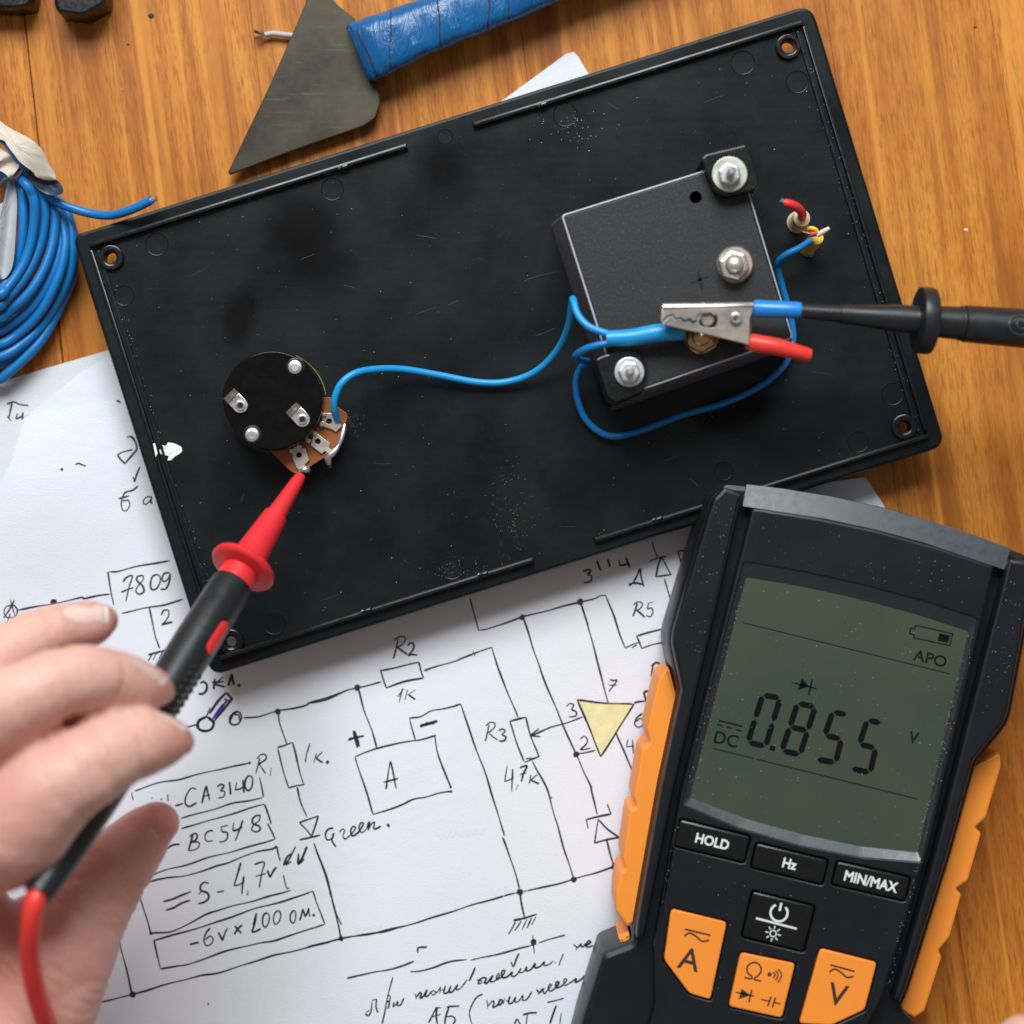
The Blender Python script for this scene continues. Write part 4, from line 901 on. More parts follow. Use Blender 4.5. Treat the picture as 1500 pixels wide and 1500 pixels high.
def make_nail(cx, cy, z, ang, L, W, tilt=(0, 0, 1), edge=0.12, lift=0.00016, mats=None):
    """nail centred on photo point; ang = direction of the fingertip in the photo, L,W half sizes in px"""
    d = Vector(tilt).normalized(); c, s = math.cos(ang), math.sin(ang); n1, n2 = 14, 10
    rows = []; hh = []
    for i in range(-8, 9):
        for j in range(-6, 7):
            u, q = i/8, j/6; p = P(cx+u*L*c-q*W*s, cy+u*L*s+q*W*c, z); hit = bvh.ray_cast(p+d*0.03, -d)
            if hit[0] is not None: rows.append((1, u, q, u*u, q*q, u*q)); hh.append((hit[0]-p).dot(d))
    rows = np.array(rows); hh = np.array(hh); ok = np.abs(hh-np.median(hh)) < 0.0028
    k, *_ = np.linalg.lstsq(rows[ok], hh[ok], rcond=None)
    for (nm, u0, u1, mat, ex) in (('fingernail', -1.0, 1-edge*2, M_NAIL, 0.0), ('fingernail_edge', 1-edge*2, 1.0, M_NTIP, 0.00003)):
        v = []
        for i in range(n1+1):
            u = u0+(u1-u0)*i/n1
            wv = 1-0.45*abs(u)**4 if u < 0 else 1-0.30*u**6
            for j in range(n2+1):
                q = (2*j/n2-1)*wv; uu = u*(1-0.10*q*q)
                p = P(cx+uu*L*c-q*W*s, cy+uu*L*s+q*W*c, z)
                v.append(p+d*(float(np.dot(k, (1, uu, q, uu*uu, q*q, uu*q)))+lift+ex-0.00022*q*q))
        f = [(i*(n2+1)+j, i*(n2+1)+j+1, (i+1)*(n2+1)+j+1, (i+1)*(n2+1)+j) for i in range(n1) for j in range(n2)]
        t = [p-d*0.0009 for p in v]; N = len(v); ff = list(f)+[tuple(m_+N for m_ in q)[::-1] for q in f]
        bd = [(i*(n2+1)) for i in range(n1+1)]; bd2 = [(i*(n2+1)+n2) for i in range(n1+1)]
        for m_ in range(n1): ff += [(bd[m_], bd[m_+1], bd[m_+1]+N, bd[m_]+N), (bd2[m_+1], bd2[m_], bd2[m_]+N, bd2[m_+1]+N)]
        for m_ in range(n2): ff += [(m_+1, m_, m_+N, m_+1+N), (n1*(n2+1)+m_, n1*(n2+1)+m_+1, n1*(n2+1)+m_+1+N, n1*(n2+1)+m_+N)]
        obj(nm, v+t, ff, mats[0 if ex == 0 else 1] if mats else mat, hand, smooth=60)
make_nail(129, 902, 75, math.radians(-8), 29, 18, (-0.05, 0.3, 1), 0.08)
make_nail(219, 994, 85, math.radians(24), 26, 14.5, (0.1, 0.6, 1), 0.09)
make_nail(250, 1064, 85, math.radians(26), 26, 13.5, (0.15, 0.6, 1), 0.09)
make_nail(205, 1246, 62, math.radians(-36), 31, 17, (0.35, -0.5, 1), 0.05, 0.00008, (nail('shaded_thumbnail', (0.68, 0.33, 0.27)), nail('shaded_thumbnail_edge', (0.70, 0.42, 0.35))))  # darker than the other nails: shade on the thumb put into the colour

tipo = thing('fingertip', 'pale out-of-focus fingertip poking in at the bottom right corner', 'fingertip', 1520, 1530, 60)
m2 = melt([chain([(1500, 1530, 70, 44), (1530, 1570, 72, 55), (1600, 1640, 70, 62), (1720, 1740, 62, 66)])], 0.0009, 4, 'tip')
c2 = np.empty(len(m2.vertices)*3); m2.vertices.foreach_get('co', c2); c2 = c2.reshape(-1, 3)-np.array(origin(tipo)); m2.vertices.foreach_set('co', c2.ravel()); m2.update()
m2.polygons.foreach_set('use_smooth', [True]*len(m2.polygons)); m2.materials.clear(); m2.materials.append(M_SKIN)
o = bpy.data.objects.new('finger', m2); C.objects.link(o); o.parent = tipo

# ---------------------------------------------------------------- multimeter
mt_ = thing('multimeter', 'black and orange digital multimeter whose screen reads 0.855 V', 'multimeter', 1200, 1150, 0)
def Q(a, b): return (1257+a*0.9716-b*0.2364, 880+a*0.2364+b*0.9716)
def QL(l): return [Q(a, b) for a, b in l]
left = [(-230, -122), (-247, -97), (-253, 5), (-258.5, 109), (-256, 127), (-226, 191), (-221.8, 332), (-209, 533), (-206.5, 551), (-203.4, 564), (-242, 591), (-249, 699), (-250, 860)]
def sym(l): return l+[(-a, b) for a, b in reversed(l)]
arc_t = [(-180, -129), (-120, -135), (-60, -140), (0, -142), (60, -140), (120, -135), (180, -129)]
shell = left[::-1]+arc_t+[(-a, b) for a, b in left]
shell = rounded(QL(shell), 7, 3)
ZM = 34.0
# shell with a deep rounded shoulder so that its sides roll off
zf = [(0, 4.0), (0, 26.0)]
prism(shell, 4, ZM-1.5, 1.6).build('housing', M_METER, mt_)
# sloping top shoulder: drops towards the far end and catches the window
inn = [(-197, -95), (-150, -99), (-75, -105.5), (0, -107.5), (75, -105.5), (150, -99), (197, -95)]
out_ = [(-199, -127), (-150, -133), (-75, -139), (0, -141), (75, -139), (150, -133), (199, -127)]
# shoulder band: window light is also painted into its grey
v = [P(*Q(a, b), ZM+2.6) for a, b in inn]; v2 = [P(*Q(a, b), ZM+0.3) for a, b in out_]
n = len(v); lo = [p-Vector((0, 0, p.z-0.028)) for p in v]; lo2 = [Vector((p.x, p.y, 0.028)) for p in v2]
MB().add(v+v2+lo2+lo, [(i, i+1, n+i+1, n+i) for i in range(n-1)]+[(n+i, n+i+1, 2*n+i+1, 2*n+i) for i in range(n-1)]+[(3*n+i, 3*n+i+1, i+1, i) for i in range(n-1)]+[(0, n, 2*n, 3*n), (4*n-1, 3*n-1, 2*n-1, n-1)]).build('top_shoulder', M_GREY, mt_)
# side rails
rail = [(-229, -116), (-201, -112), (-199, 60), (-197, 330), (-190, 520), (-188, 556), (-199, 558), (-203, 533), (-216, 332), (-220, 189), (-250, 125), (-252, 109), (-247, 5), (-241, -96)]
for sg in (1, -1):
    prism(rounded(QL([(sg*a, b) for a, b in rail]), 3, 2), ZM-2, ZM+4.2, 1.0).build('side_rail', M_METER, mt_)
# face plate with the screen opening
scr = [(-168, 4), (-85, -2), (0, -4), (85, -2), (168, 4), (172, 338), (88, 349), (0, 352), (-88, 349), (-172, 338)]
scr_out = [(-176, -16), (-88, -22), (0, -24), (88, -22), (176, -16), (180, 350), (92, 364), (0, 368), (-92, 364), (-180, 350)]
faceo = [(-182, -96), (-90, -104), (0, -107), (90, -104), (182, -96), (186, 330), (172, 560), (150, 640), (150, 860), (-150, 860), (-150, 640), (-172, 560), (-186, 330)]
ZF = ZM+4.5; ZS = ZM+3.2
pA = QL([(-148, 419), (-66, 419), (-66, 535), (-100, 531), (-148, 483)])
def Z4(s): return [(850+float(t.split(',')[0])/2.308, 1150+float(t.split(',')[1])/2.308) for t in s.split()]
bA = Z4('308,418 496,464 440,726 368,704 283,590'); bO = Z4('543,566 727,604 682,788 502,748'); bV = Z4('812,552 1003,600 962,760 850,812 740,806')
hold = [(-177, 373), (-72, 373), (-72, 412), (-177, 412)]; hz = [(-60, 380), (47, 380), (47, 416), (-60, 416)]; mx = [(61, 378), (170, 376), (170, 411), (61, 412)]; pw = [(-49, 450), (44, 450), (44, 518), (-49, 518)]
btn = [rounded(QL(x), 4, 2) for x in (hold, hz, mx, pw)]+[rounded(x, 5, 2) for x in (bA, bO, bV)]
prism(rounded(QL(faceo), 5, 3), ZM-1.6, ZF, 0.7, holes=[rounded(QL(scr_out), 5, 3)]+[offset(b, -2.2) for b in btn], chh=0.35).build('face_plate', M_METER, mt_)
# sloping frame of the screen (recess walls)
so = rounded(QL(scr_out), 5, 3); si = rounded(QL(scr), 4, 3); n = len(so)
v = [P(x, y, ZF-0.35) for x, y in so]+[P(x, y, ZS) for x, y in si]+[P(x, y, ZS-0.5) for x, y in si]
MB().add(v, [(i, (i+1) % n, n+(i+1) % n, n+i) for i in range(n)]+[(n+i, n+(i+1) % n, 2*n+(i+1) % n, 2*n+i) for i in range(n)]).build('screen_frame', M_FRAME, mt_)
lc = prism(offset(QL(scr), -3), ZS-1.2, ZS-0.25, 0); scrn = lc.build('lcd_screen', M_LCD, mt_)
prism(offset(QL([(-178, 369), (178, 369), (176, 520), (-176, 520)]), 0), ZM-1.4, ZM+0.4, 0).build('button_well', M_PITCH, mt_)
ZBt = ZF+0.3
btns = []
for b in btn[:4]: btns.append(prism(b, ZM, ZBt, 0.5).build('button', M_BUTTON, mt_))
for b in btn[4:]: btns.append(prism(b, ZM-1.4, ZF+0.1, 0.35).build('button', M_ORANGE2, mt_))
btns[0]['label'] = 'black HOLD button'; btns[1]['label'] = 'black Hz button'; btns[2]['label'] = 'black MIN/MAX button'; btns[3]['label'] = 'black power and backlight button'
btns[4]['label'] = 'orange A button'; btns[5]['label'] = 'orange resistance and continuity button'; btns[6]['label'] = 'orange V button'

def text(s, cx, cy, cap, ang, z, mat, parent, name='lettering', bold=0.0, sx=1.0):
    cu = bpy.data.curves.new('t', 'FONT'); cu.body = s; cu.size = 1; cu.align_x = 'CENTER'; cu.offset = bold; cu.resolution_u = 4
    o = bpy.data.objects.new('t', cu); C.objects.link(o); bpy.context.view_layer.update()
    dg = bpy.context.evaluated_depsgraph_get(); me = bpy.data.meshes.new_from_object(o.evaluated_get(dg))
    vs = [v.co.copy() for v in me.vertices]; fs = [tuple(p.vertices) for p in me.polygons]
    bpy.data.objects.remove(o); bpy.data.curves.remove(cu); bpy.data.meshes.remove(me)
    xs = [v.x for v in vs]; ys = [v.y for v in vs]; k = cap/0.70; mx_ = (min(xs)+max(xs))/2; c, sn = math.cos(ang), math.sin(ang)
    out = []
    for v in vs:
        a = (v.x-mx_)*k*sx; b = -(v.y-0.35)*k; out.append(P(cx+a*c-b*sn, cy+a*sn+b*c, z))
    return obj(name, out, fs, mat, parent)
RA = math.radians(13.7)
text('HOLD', *Q(-124, 393), 13.9, RA, ZBt+0.03, M_WHITE, btns[0], bold=0.028, sx=0.92); text('Hz', *Q(-6, 398), 13.9, RA, ZBt+0.03, M_WHITE, btns[1], bold=0.028, sx=.92); text('MIN/MAX', *Q(116, 395), 14.6, RA, ZBt+0.03, M_WHITE, btns[2], bold=0.028, sx=.90)
def marks(name, items, z, mat, parent, dots=()):
    m = MB()
    for pts, wpx, *sm in items: ribbon_c(m, pts, wpx, z, bool(sm))
    for x, y, r in dots: m.add([P(a, b, z) for a, b in circ(x, y, r, 14)], [tuple(range(14))])
    return m.build(name, mat, parent)
def ribbon_c(m, pts, wpx, z, smooth=False):
    q = [Vector((a, b, 0)) for a, b in pts]
    if smooth: q = catmull(q, 5)
    v = []; f = []; n = len(q)
    for i, p in enumerate(q):
        t1 = (q[i]-q[i-1]).normalized() if i else (q[1]-q[0]).normalized(); t2 = (q[i+1]-q[i]).normalized() if i < n-1 else t1
        t = (t1+t2); t = t.normalized() if t.length > 1e-6 else t1; nn = Vector((-t.y, t.x, 0)); k = 1/max(0.5, nn.dot(Vector((-t1.y, t1.x, 0))))
        a = p+nn*wpx/2*k; b = p-nn*wpx/2*k; v += [P(a.x, a.y, z), P(b.x, b.y, z)]
        if i: f.append((2*i-2, 2*i-1, 2*i+1, 2*i))
    m.add(v, f)
# power symbol, line, lamp
px_, py_ = 850+672/2.308, 1150+432/2.308
arc = [(px_+12.5*math.cos(a), py_+12.5*math.sin(a)) for a in np.linspace(RA-math.pi/2+0.62, RA+1.5*math.pi-0.62, 26)]
up = (math.sin(RA), -math.cos(RA))
lx, ly = 850+652/2.308, 1150+502/2.308
its = [(arc, 3.2), ([(px_+up[0]*3, py_+up[1]*3), (px_+up[0]*15, py_+up[1]*15)], 3.2), (Z4('594,450 732,486'), 3.0), (circ(lx, ly, 4.6, 16)+[(lx+4.6, ly)], 1.7)]
for k in range(8):
    a = RA+k*math.pi/4; its.append(([(lx+7*math.cos(a), ly+7*math.sin(a)), (lx+11.5*math.cos(a), ly+11.5*math.sin(a))], 1.8))
marks('power_and_lamp_symbols', its, ZBt+0.04, M_WHITE, btns[3])
zz = ZF+0.14
text('A', 850+370/2.308, 1150+588/2.308, 32, RA, zz, M_PRINT, btns[4], bold=0.01, sx=1.0)
marks('ac_dc_symbol', [(Z4('354,487 440,508'), 2.6), (Z4('352,510 370,500 392,512 412,528 436,524'), 2.6, 1)], zz, M_PRINT, btns[4])
text('V', 850+870/2.308, 1150+708/2.308, 32, RA, zz, M_PRINT, btns[6], bold=0.01)
marks('ac_dc_symbol', [(Z4('845,608 928,630'), 2.6), (Z4('842,632 860,622 882,634 902,650 924,647'), 2.6, 1)], zz, M_PRINT, btns[6])
marks('ohm_and_component_symbols', [
  (Z4('555,650 577,655 580,648 565,632 566,612 585,600 604,606 612,624 604,642 590,652 590,658 612,663'), 2.4, 1),
  (Z4('652,632 659,641 652,652'), 2.0, 1), (Z4('660,627 669,642 660,660'), 2.0, 1), (Z4('669,622 681,643 668,668'), 2.0, 1),
  (Z4('526,700 588,714'), 2.0), (Z4('580,692 570,734'), 2.6), (Z4('612,725 640,731'), 2.0), (Z4('645,715 634,748'), 2.4), (Z4('660,718 649,752'), 2.4), (Z4('652,734 678,740'), 2.0)], zz, M_PRINT, btns[5], dots=[(850+640/2.308, 1150+640/2.308, 3.2)])
m = MB(); m.add([P(x, y, zz) for x, y in Z4('545,688 576,711 536,724')], [(0, 1, 2)]); m.build('diode_symbol', M_PRINT, btns[5])

# LCD figures: seven segments each, drawn as the display draws them
ZL = ZS-0.25+0.04
def Z5(s): return [(1000+float(t.split(',')[0])/3.75, 980+float(t.split(',')[1])/3.75) for t in s.split()]
def Z3(s): return [(850+float(t.split(',')[0])/2.308, 700+float(t.split(',')[1])/2.308) for t in s.split()]
def digit(tl, tr, br, bl, segs, name='digit'):
    tl, tr, br, bl = [Vector(Z5(s)[0]) for s in (tl, tr, br, bl)]; ml = tl.lerp(bl, 0.5); mr = tr.lerp(br, 0.5)
    ends = {'a': (tl, tr), 'b': (tr, mr), 'c': (mr, br), 'd': (bl, br), 'e': (ml, bl), 'f': (tl, ml), 'g': (ml, mr)}; m = MB(); W = 8.6
    for s in segs:
        p, q = ends[s]; t = (q-p).normalized(); nn = Vector((-t.y, t.x))*W/2; g = 1.0; p2 = p+t*g; q2 = q-t*g; e = W*0.5
        pts = [p2, p2+t*e+nn, q2-t*e+nn, q2, q2-t*e-nn, p2+t*e-nn]; m.add([P(a.x, a.y, ZL) for a in pts], [tuple(range(6))])
    return m.build(name, M_SEG, scrn)
digit('440,142', '536,160', '455,425', '358,402', 'abcdef'); digit('632,188', '728,208', '645,470', '545,448', 'abcdefg')
digit('825,235', '905,252', '840,515', '735,495', 'acdfg'); digit('1015,280', '1092,298', '1030,570', '925,545', 'acdfg')
marks('screen_lines', [(Z3('552,490 1247,662'), 1.4), (Z3('447,914 1140,1086'), 1.4), (Z5('198,282 328,316'), 2.4), (Z5('190,305 222,314'), 2.2), (Z5('242,319 272,327'), 2.2), (Z5('294,333 324,341'), 2.2)], ZL, M_SEG, scrn)
m = MB(); m.add([P(x, y, ZL) for x, y in Z5('482,418 512,426 505,452 475,445')], [(0, 1, 2, 3)]); m.build('decimal_point', M_SEG, scrn)
text('DC', *Z5('240,385')[0], 18, RA, ZL, M_SEG, scrn, bold=0.01); text('V', *Z3('1127,878')[0], 17, RA, ZL, M_SEG, scrn, bold=0.02, sx=.85); text('APO', *Z3('1183,610')[0], 16.5, RA, ZL, M_SEG, scrn, bold=0.012, sx=1.05)
marks('battery_symbol', [(Z3('1133,498 1259,527 1250,567 1126,540 1130,530 1113,526 1118,507 1131,510 1133,498'), 1.8)], ZL, M_SEG, scrn)
m = MB(); m.add([P(x, y, ZL) for x, y in Z3('1214,525 1250,533 1244,558 1208,550')], [(0, 1, 2, 3)]); m.build('battery_level', M_SEG, scrn)
m = MB(); m.add([P(x, y, ZL) for x, y in Z5('655,50 692,95 632,118')], [(0, 1, 2)]); m.build('diode_arrow', M_SEG, scrn)
marks('diode_bar', [(Z5('712,58 692,140'), 2.6), (Z5('600,74 735,108'), 2.0)], ZL, M_SEG, scrn)
# orange grips with scallops
gl = [Z3('328,745')[0], Z3('300,640')[0], Z3('265,672')[0], Z3('225,850')[0], Z3('237,892')[0], Z3('208,918')[0], Z3('180,1078')[0], Z3('190,1112')[0], Z3('166,1122')[0], Z3('143,1288')[0], Z3('154,1322')[0], Z3('134,1332')[0], Z4('120,365')[0], Z4('120,425')[0], Z4('160,482')[0], Z4('182,465')[0]]
gr = [Z3('1300,990')[0], Z3('1420,930')[0], Z3('1424,975')[0], Z3('1372,1150')[0], Z3('1335,1182')[0], Z3('1357,1202')[0], Z3('1312,1362')[0], Z3('1270,1390')[0], Z4('1290,370')[0], Z4('1250,515')[0], Z4('1212,560')[0], Z4('1223,582')[0], Z4('1165,765')[0], Z4('1130,788')[0], Z4('1070,755')[0], Z4('1140,500')[0]]
gl_in = [Q(-200, 560), Q(-200, 180)]; gr_in = [Q(190, 560), Q(200, 180)]
prism(rounded(gl+[Q(-196, 520), Q(-205, 330)], 3, 2), 5, ZM-5, 0.7).build('rubber_grip', M_ORANGE, mt_)
prism(rounded(gr+[Q(196, 540), Q(205, 330)], 3, 2), 5, ZM-7, 0.7).build('rubber_grip', M_ORANGE, mt_)
prism(rounded(Z4('130,520 165,495 172,530 140,545'), 2, 2), 5, ZM-6, 0.8).build('rubber_grip', M_ORANGE, mt_)
# grooves across the left grip
md = MB()
def inq(a, b, z): specks(md, *Q(a, b), random.choice([0.4, 0.5, 0.5, 0.7, 0.9]), z)
for k in range(170): inq(random.uniform(-160, 160), random.uniform(8, 335), ZL)
for k in range(120): inq(random.uniform(-170, 170), random.choice([random.uniform(-90, -30), random.uniform(420, 620)]), ZF)
for k in range(90): inq(random.choice([-1, 1])*random.uniform(204, 238), random.uniform(-95, 130), ZM+4.2)
for k in range(160): inq(random.choice([-1, 1])*random.uniform(166, 172), random.uniform(8, 335), ZS+random.uniform(0.0, 1.0))
for k in range(120): inq(random.choice([-1, 1])*random.uniform(172, 181), random.uniform(8, 550), ZF)
md.build('dust', M_DUST, mt_, kind='stuff')

# ---------------------------------------------------------------- scraper with taped handle
kn = thing('scraper', 'triangular steel scraper with a handle wrapped in blue tape, top of the picture', 'scraper', 500, 110, 0)
blade = rounded([(455, -70), (470, -45), (486, -2), (500, 12), (519, 26), (553, 118), (557, 150), (550, 172), (534, 184), (420, 224), (336, 256), (334, 252), (395, 125), (448, 4)], 4, 3)
prism(blade, 3.2, 4.2, 0.3).build('blade', M_BLADE, kn)
hs = [(524, 78, 6, 45, 3.6), (535, 75, 7, 46, 5.5), (560, 65, 8, 45, 6.8), (620, 40, 8, 41, 7.2), (690, 12, 8, 41, 7.4), (760, -16, 8, 41, 7.6), (840, -48, 8, 39, 7.4), (960, -97, 8, 42, 7.4), (1080, -146, 8, 38, 6.6), (1130, -166, 7.5, 28, 4)]
m = MB(); v = []; f = []; seg = 28; dirv = Vector((0.955, -0.296)); nrm = Vector((0.36, 0.933))
dense = catmull([Vector(h) for h in [(a, b, c) for a, b, c, d, e in hs]], 6); dd = catmull([Vector((d, e, 0)) for a, b, c, d, e in hs], 6)
random.seed(3)
for i, (p, q) in enumerate(zip(dense, dd)):
    for k in range(seg):
        a = 2*math.pi*k/seg; ca, sa = math.cos(a), math.sin(a); e = 0.55
        x = abs(ca)**e*(1 if ca > 0 else -1); z = abs(sa)**(0.75)*(1 if sa > 0 else -1)
        wob = 1+0.02*math.sin(i*1.3+k*0.9)+0.018*math.sin(i*2.9-k*1.7)+random.uniform(-.008, .008)
        hpx = nrm*(x*q.x*wob); hz_ = p.z*0.8+z*q.y*0.78*wob+0.9
        v.append(P(p.x+hpx.x, p.y+hpx.y, max(0.1, hz_)))
n = len(dense)
for i in range(n-1):
    for k in range(seg): j = (k+1) % seg; f.append((i*seg+k, i*seg+j, (i+1)*seg+j, (i+1)*seg+k))
f += [tuple(range(seg))[::-1], tuple((n-1)*seg+k for k in range(seg))]
hnd = m.add(v, f).build('handle', M_TAPE, kn, smooth=60)
hbvh = BVHTree.FromPolygons(v, f)
def tapeseam(x0, y0, x1, y1, wpx):
    m = MB(); a = Vector((x0, y0)); b = Vector((x1, y1)); vv = []; ff = []; t = (b-a).normalized(); nn = Vector((-t.y, t.x))
    for i in range(30):
        q = a.lerp(b, i/29)+nn*0.7*math.sin(i*0.33+x0)
        for s in (-1, 1):
            r = q+nn*s*wpx/2*(1+0.3*math.sin(i*1.7)); p = P(r.x, r.y, 12); h = hbvh.ray_cast(p+Vector((0, 0, 0.03)), Vector((0, 0, -1)))
            vv.append((h[0] if h[0] is not None else P(r.x, r.y, 8))+Vector((0, 0, 0.00012)))
        if i: ff.append((2*i-2, 2*i-1, 2*i+1, 2*i))
    m.add(vv, ff).build('tape_seam', M_DARK, hnd)
tapeseam(573, 14, 571, 101, 1.8); tapeseam(641, -6, 646, 69, 2.2); tapeseam(717, -14, 715, 48, 2.0); tapeseam(742, -24, 747, 35, 1.7); tapeseam(521, 40, 556, 118, 2.2)
# grey wire end under the blade
o = thing('wire_offcut', 'short grey wire offcut with a frayed end poking out from under the scraper blade', 'wire end', 400, 50, 0)
tube(catmull([P(470, 62, 1.6), P(440, 54, 1.6), P(418, 51, 1.8), P(400, 49, 1.8), P(388, 51, 1.8)], 4), RR(4.2, 0), 12).build('sheath', M_GWIRE, o)
m = MB()
for k in range(6):
    a = random.uniform(-0.6, 0.6); q = tube([P(389, 51, 1.8), P(380, 51+a*7, 2.0+a), P(373, 50+a*13, 2.2+random.uniform(-1, 1))], 0.00028, 5); m.add(q.v, q.f)
m.build('frayed_strands', simple('tarnished_copper', (0.16, 0.12, 0.09), 0.5, 0.6), o)

# ---------------------------------------------------------------- coil of blue cable
coil = thing('cable_coil', 'coil of blue cable tied with cream paper at the left edge', 'cable coil', 30, 370, 0)
def Z7(l): return [(x/3.333, 150+y/3.333) for x, y in l]
strands = [
 ([(95, 400), (112, 500), (110, 640), (92, 760), (55, 850), (-20, 930)], 13),
 ([(110, 380), (160, 460), (168, 560), (150, 690), (110, 800), (40, 900), (-20, 945)], 16),
 ([(130, 370), (205, 470), (215, 590), (180, 740), (110, 870), (30, 960), (-20, 1000)], 14),
 ([(150, 380), (255, 520), (262, 650), (225, 790), (150, 920), (50, 1010), (-20, 1060)], 12),
 ([(190, 430), (290, 560), (295, 700), (250, 850), (165, 990), (60, 1080), (-20, 1120)], 9),
 ([(230, 440), (312, 620), (308, 770), (260, 910), (190, 1030), (90, 1130), (-20, 1190)], 9),
 ([(270, 470), (345, 600), (352, 700), (340, 830), (285, 960), (210, 1080), (110, 1180), (-20, 1250)], 7),
 ([(280, 480), (358, 640), (366, 720), (350, 860), (290, 1000), (230, 1120), (150, 1220), (40, 1320), (-20, 1355)], 5),
 ([(220, 600), (240, 760), (190, 900), (120, 1000), (30, 1085), (-20, 1110)], 5),
 ([(200, 520), (275, 750), (250, 930), (175, 1060), (80, 1150), (-20, 1205)], 5),
 ([(250, 700), (300, 900), (240, 1080), (150, 1180), (60, 1245), (-20, 1280)], 4),
 ([(100, 400), (135, 520), (135, 660), (115, 780), (60, 880), (-20, 960)], 6)]
for i, (pts, z) in enumerate(strands):
    q = Z7(pts); ye = q[-1][1]; k = i*4
    ext = [(-60-k*0.3, ye+6), (-120-k, ye-20), (-175-k, (ye+250)/2), (-150-k*.6, 250+k*.3), (-80, 205+k*.3), (-10, 225+k*.4)]
    pp = [(x, y, z+1.5*math.sin(j*1.1+i)*0.6) for j, (x, y) in enumerate(q)]+[(x, y, 3) for x, y in ext]
    c3 = catmull([P(*p) for p in pp], 7, closed=True); c3.append(c3[0])
    tube(c3, RR(7.3, z), 14, caps=False).build('wire_loop', M_BLUE, coil)
loose = [(60, 265, 10), (50, 262, 13), (72, 286, 14), (96, 300, 13), (125, 313, 12.5), (160, 319, 14), (190, 314, 17.5), (222, 294, 20.5)]
loose = [(28, 240, 8), (42, 256, 12), (62, 280, 14.5), (88, 298, 13.5), (125, 311, 13), (160, 315.5, 15), (190, 308, 18.5), (222, 293, 20.5)]
tube(catmull([P(*p) for p in loose], 7), RR(6.6, 15), 16).build('loose_wire_end', M_BLUE, coil)
tube([P(222, 293, 20.5), P(229, 290, 21)], RR(4.2, 20), 10).build('wire_core', M_ZINC, coil)
def wrap(name, pts, zf_, mat):
    loop = catmull([Vector((x, y, 0)) for x, y in pts], 4, closed=True); c = Vector((sum(p.x for p in loop)/len(loop), sum(p.y for p in loop)/len(loop), 0)); v = []; f = []; n = len(loop); K = 7
    for k in range(K):
        u = 1-k/K
        for p in loop: q = c.lerp(p, u); v.append(P(q.x, q.y, zf_(q.x, q.y)+random.uniform(-.15, .15)))
    v.append(P(c.x, c.y, zf_(c.x, c.y)))
    for k in range(K-1):
        for i in range(n): j = (i+1) % n; f.append((k*n+i, k*n+j, (k+1)*n+j, (k+1)*n+i))
    for i in range(n): f.append(((K-1)*n+i, (K-1)*n+(i+1) % n, len(v)-1))
    N = len(v); v += [p-Vector((0, 0, 0.0003)) for p in v]; f += [tuple(i+N for i in q)[::-1] for q in f]; f += [(i, (i+1) % n, N+(i+1) % n, N+i) for i in range(n)]
    return obj(name, v, f, mat, coil, smooth=70)
wrap('paper_tie', [(-60, 140), (-10, 170), (12, 186), (45, 204), (62, 220), (72, 240), (82, 262), (60, 262), (46, 250), (28, 236), (12, 215), (-5, 195), (-60, 180)], lambda x, y: 21+2*math.sin((x+y)/32), M_CREAM)
wrap('paper_tie', [(-60, 205), (-10, 212), (8, 222), (22, 233), (28, 243), (20, 255), (14, 260), (2, 251), (-20, 248), (-60, 250)], lambda x, y: 19+0.8*math.sin((x+2*y)/9), M_CREAM)
wrap('paper_sleeve', [(12, 264), (22, 272), (25, 300), (23, 340), (20, 380), (14, 400), (0, 410), (-40, 412), (-70, 380), (-60, 310), (-20, 302), (2, 298), (11, 285)], lambda x, y: 15+1.2*math.sin(x/5+y/40), M_GPAPER)
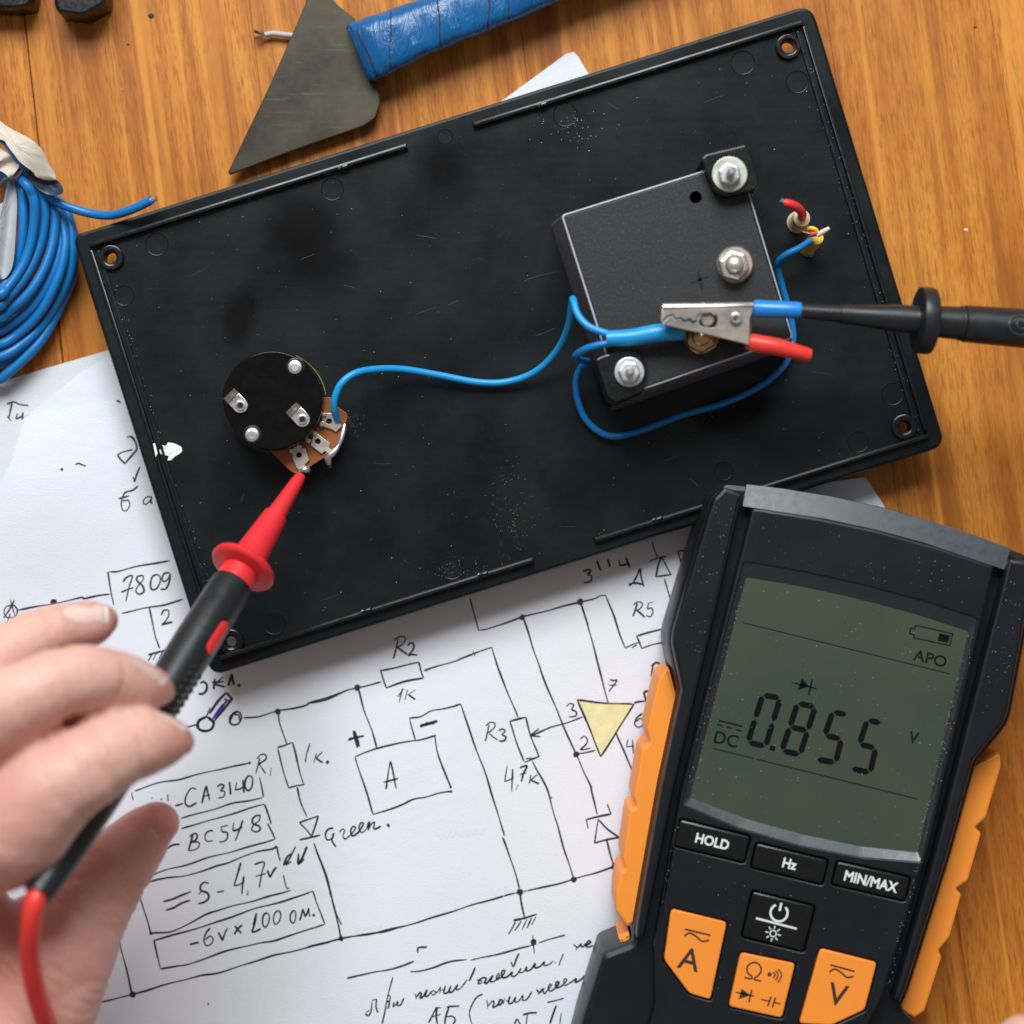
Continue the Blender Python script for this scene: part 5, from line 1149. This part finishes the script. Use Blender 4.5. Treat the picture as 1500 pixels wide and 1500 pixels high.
tube(catmull([P(36, 243, 17), P(30, 252, 18), P(24, 260, 17), P(14, 259, 16), P(4, 264, 14), P(0, 275, 10)], 5), 0.0003, 8).build('tie_wire', M_GPAPER, coil)
wrap('dark_tape', [(15, 222), (40, 248), (60, 262), (84, 264), (92, 282), (70, 285), (45, 268), (20, 245)], lambda x, y: 17.5, simple('dark_blue_tape', (0.004, 0.020, 0.05), 0.45))

tube(catmull([P(-70, 165, 6), P(-30, 178, 15), P(5, 202, 18.5), P(28, 232, 18.5), P(44, 256, 15)], 6), RR(8, 15), 14).build('wire_loop', M_BLUE, coil)
# ---------------------------------------------------------------- black plastic pieces, top left, and crumbs
o = prism(rounded([(-60, -40), (52, -40), (48, 2), (40, 10), (22, 13), (-60, 10)], 4, 2), 0, 9, 1.0).build('plastic_piece', M_BLACK); tag(o, 'flat black plastic piece cut off by the top left corner', 'plastic piece', 'black plastic pieces at the top left')
o = prism(rounded([(78, -50), (157, -50), (155, 5), (140, 14), (121, 24), (84, 18), (79, 6)], 4, 2), 0, 10, 1.0).build('plastic_piece', M_BLACK); tag(o, 'angular black plastic piece left of the scraper, at the top edge', 'plastic piece', 'black plastic pieces at the top left')
def crumb(x, y, r, mat, label):
    m = MB(); c = P(x, y, 0); v = []
    for k in range(7):
        a = k*2*math.pi/7; v.append(c+Vector((math.cos(a)*RR(r, 0)*random.uniform(.6, 1.3), math.sin(a)*RR(r, 0)*random.uniform(.5, 1.1), 0.0001)))
    v.append(c+Vector((0, 0, RR(r, 0)*0.7)))
    o = obj('crumb', v, [(k, (k+1) % 7, 7) for k in range(7)], mat, None, loc=c); tag(o, label, 'crumb', 'crumbs on the table')
crumb(221, 24, 4.5, M_DARK, 'largest dark crumb on the wood, right of the black plastic pieces'); crumb(188, 65, 2, M_DARK, 'tiny dark crumb on the wood left of the scraper, below the largest'); crumb(179, 131, 3, M_COP, 'dull brown crumb on the wood above the panel left corner')
crumb(1428, 40, 2.2, M_DARK, 'tiny dark crumb on the wood at the top right'); crumb(1415, 337, 3, M_CHIP, 'pale crumb on the wood right of the panel, above the black probe')
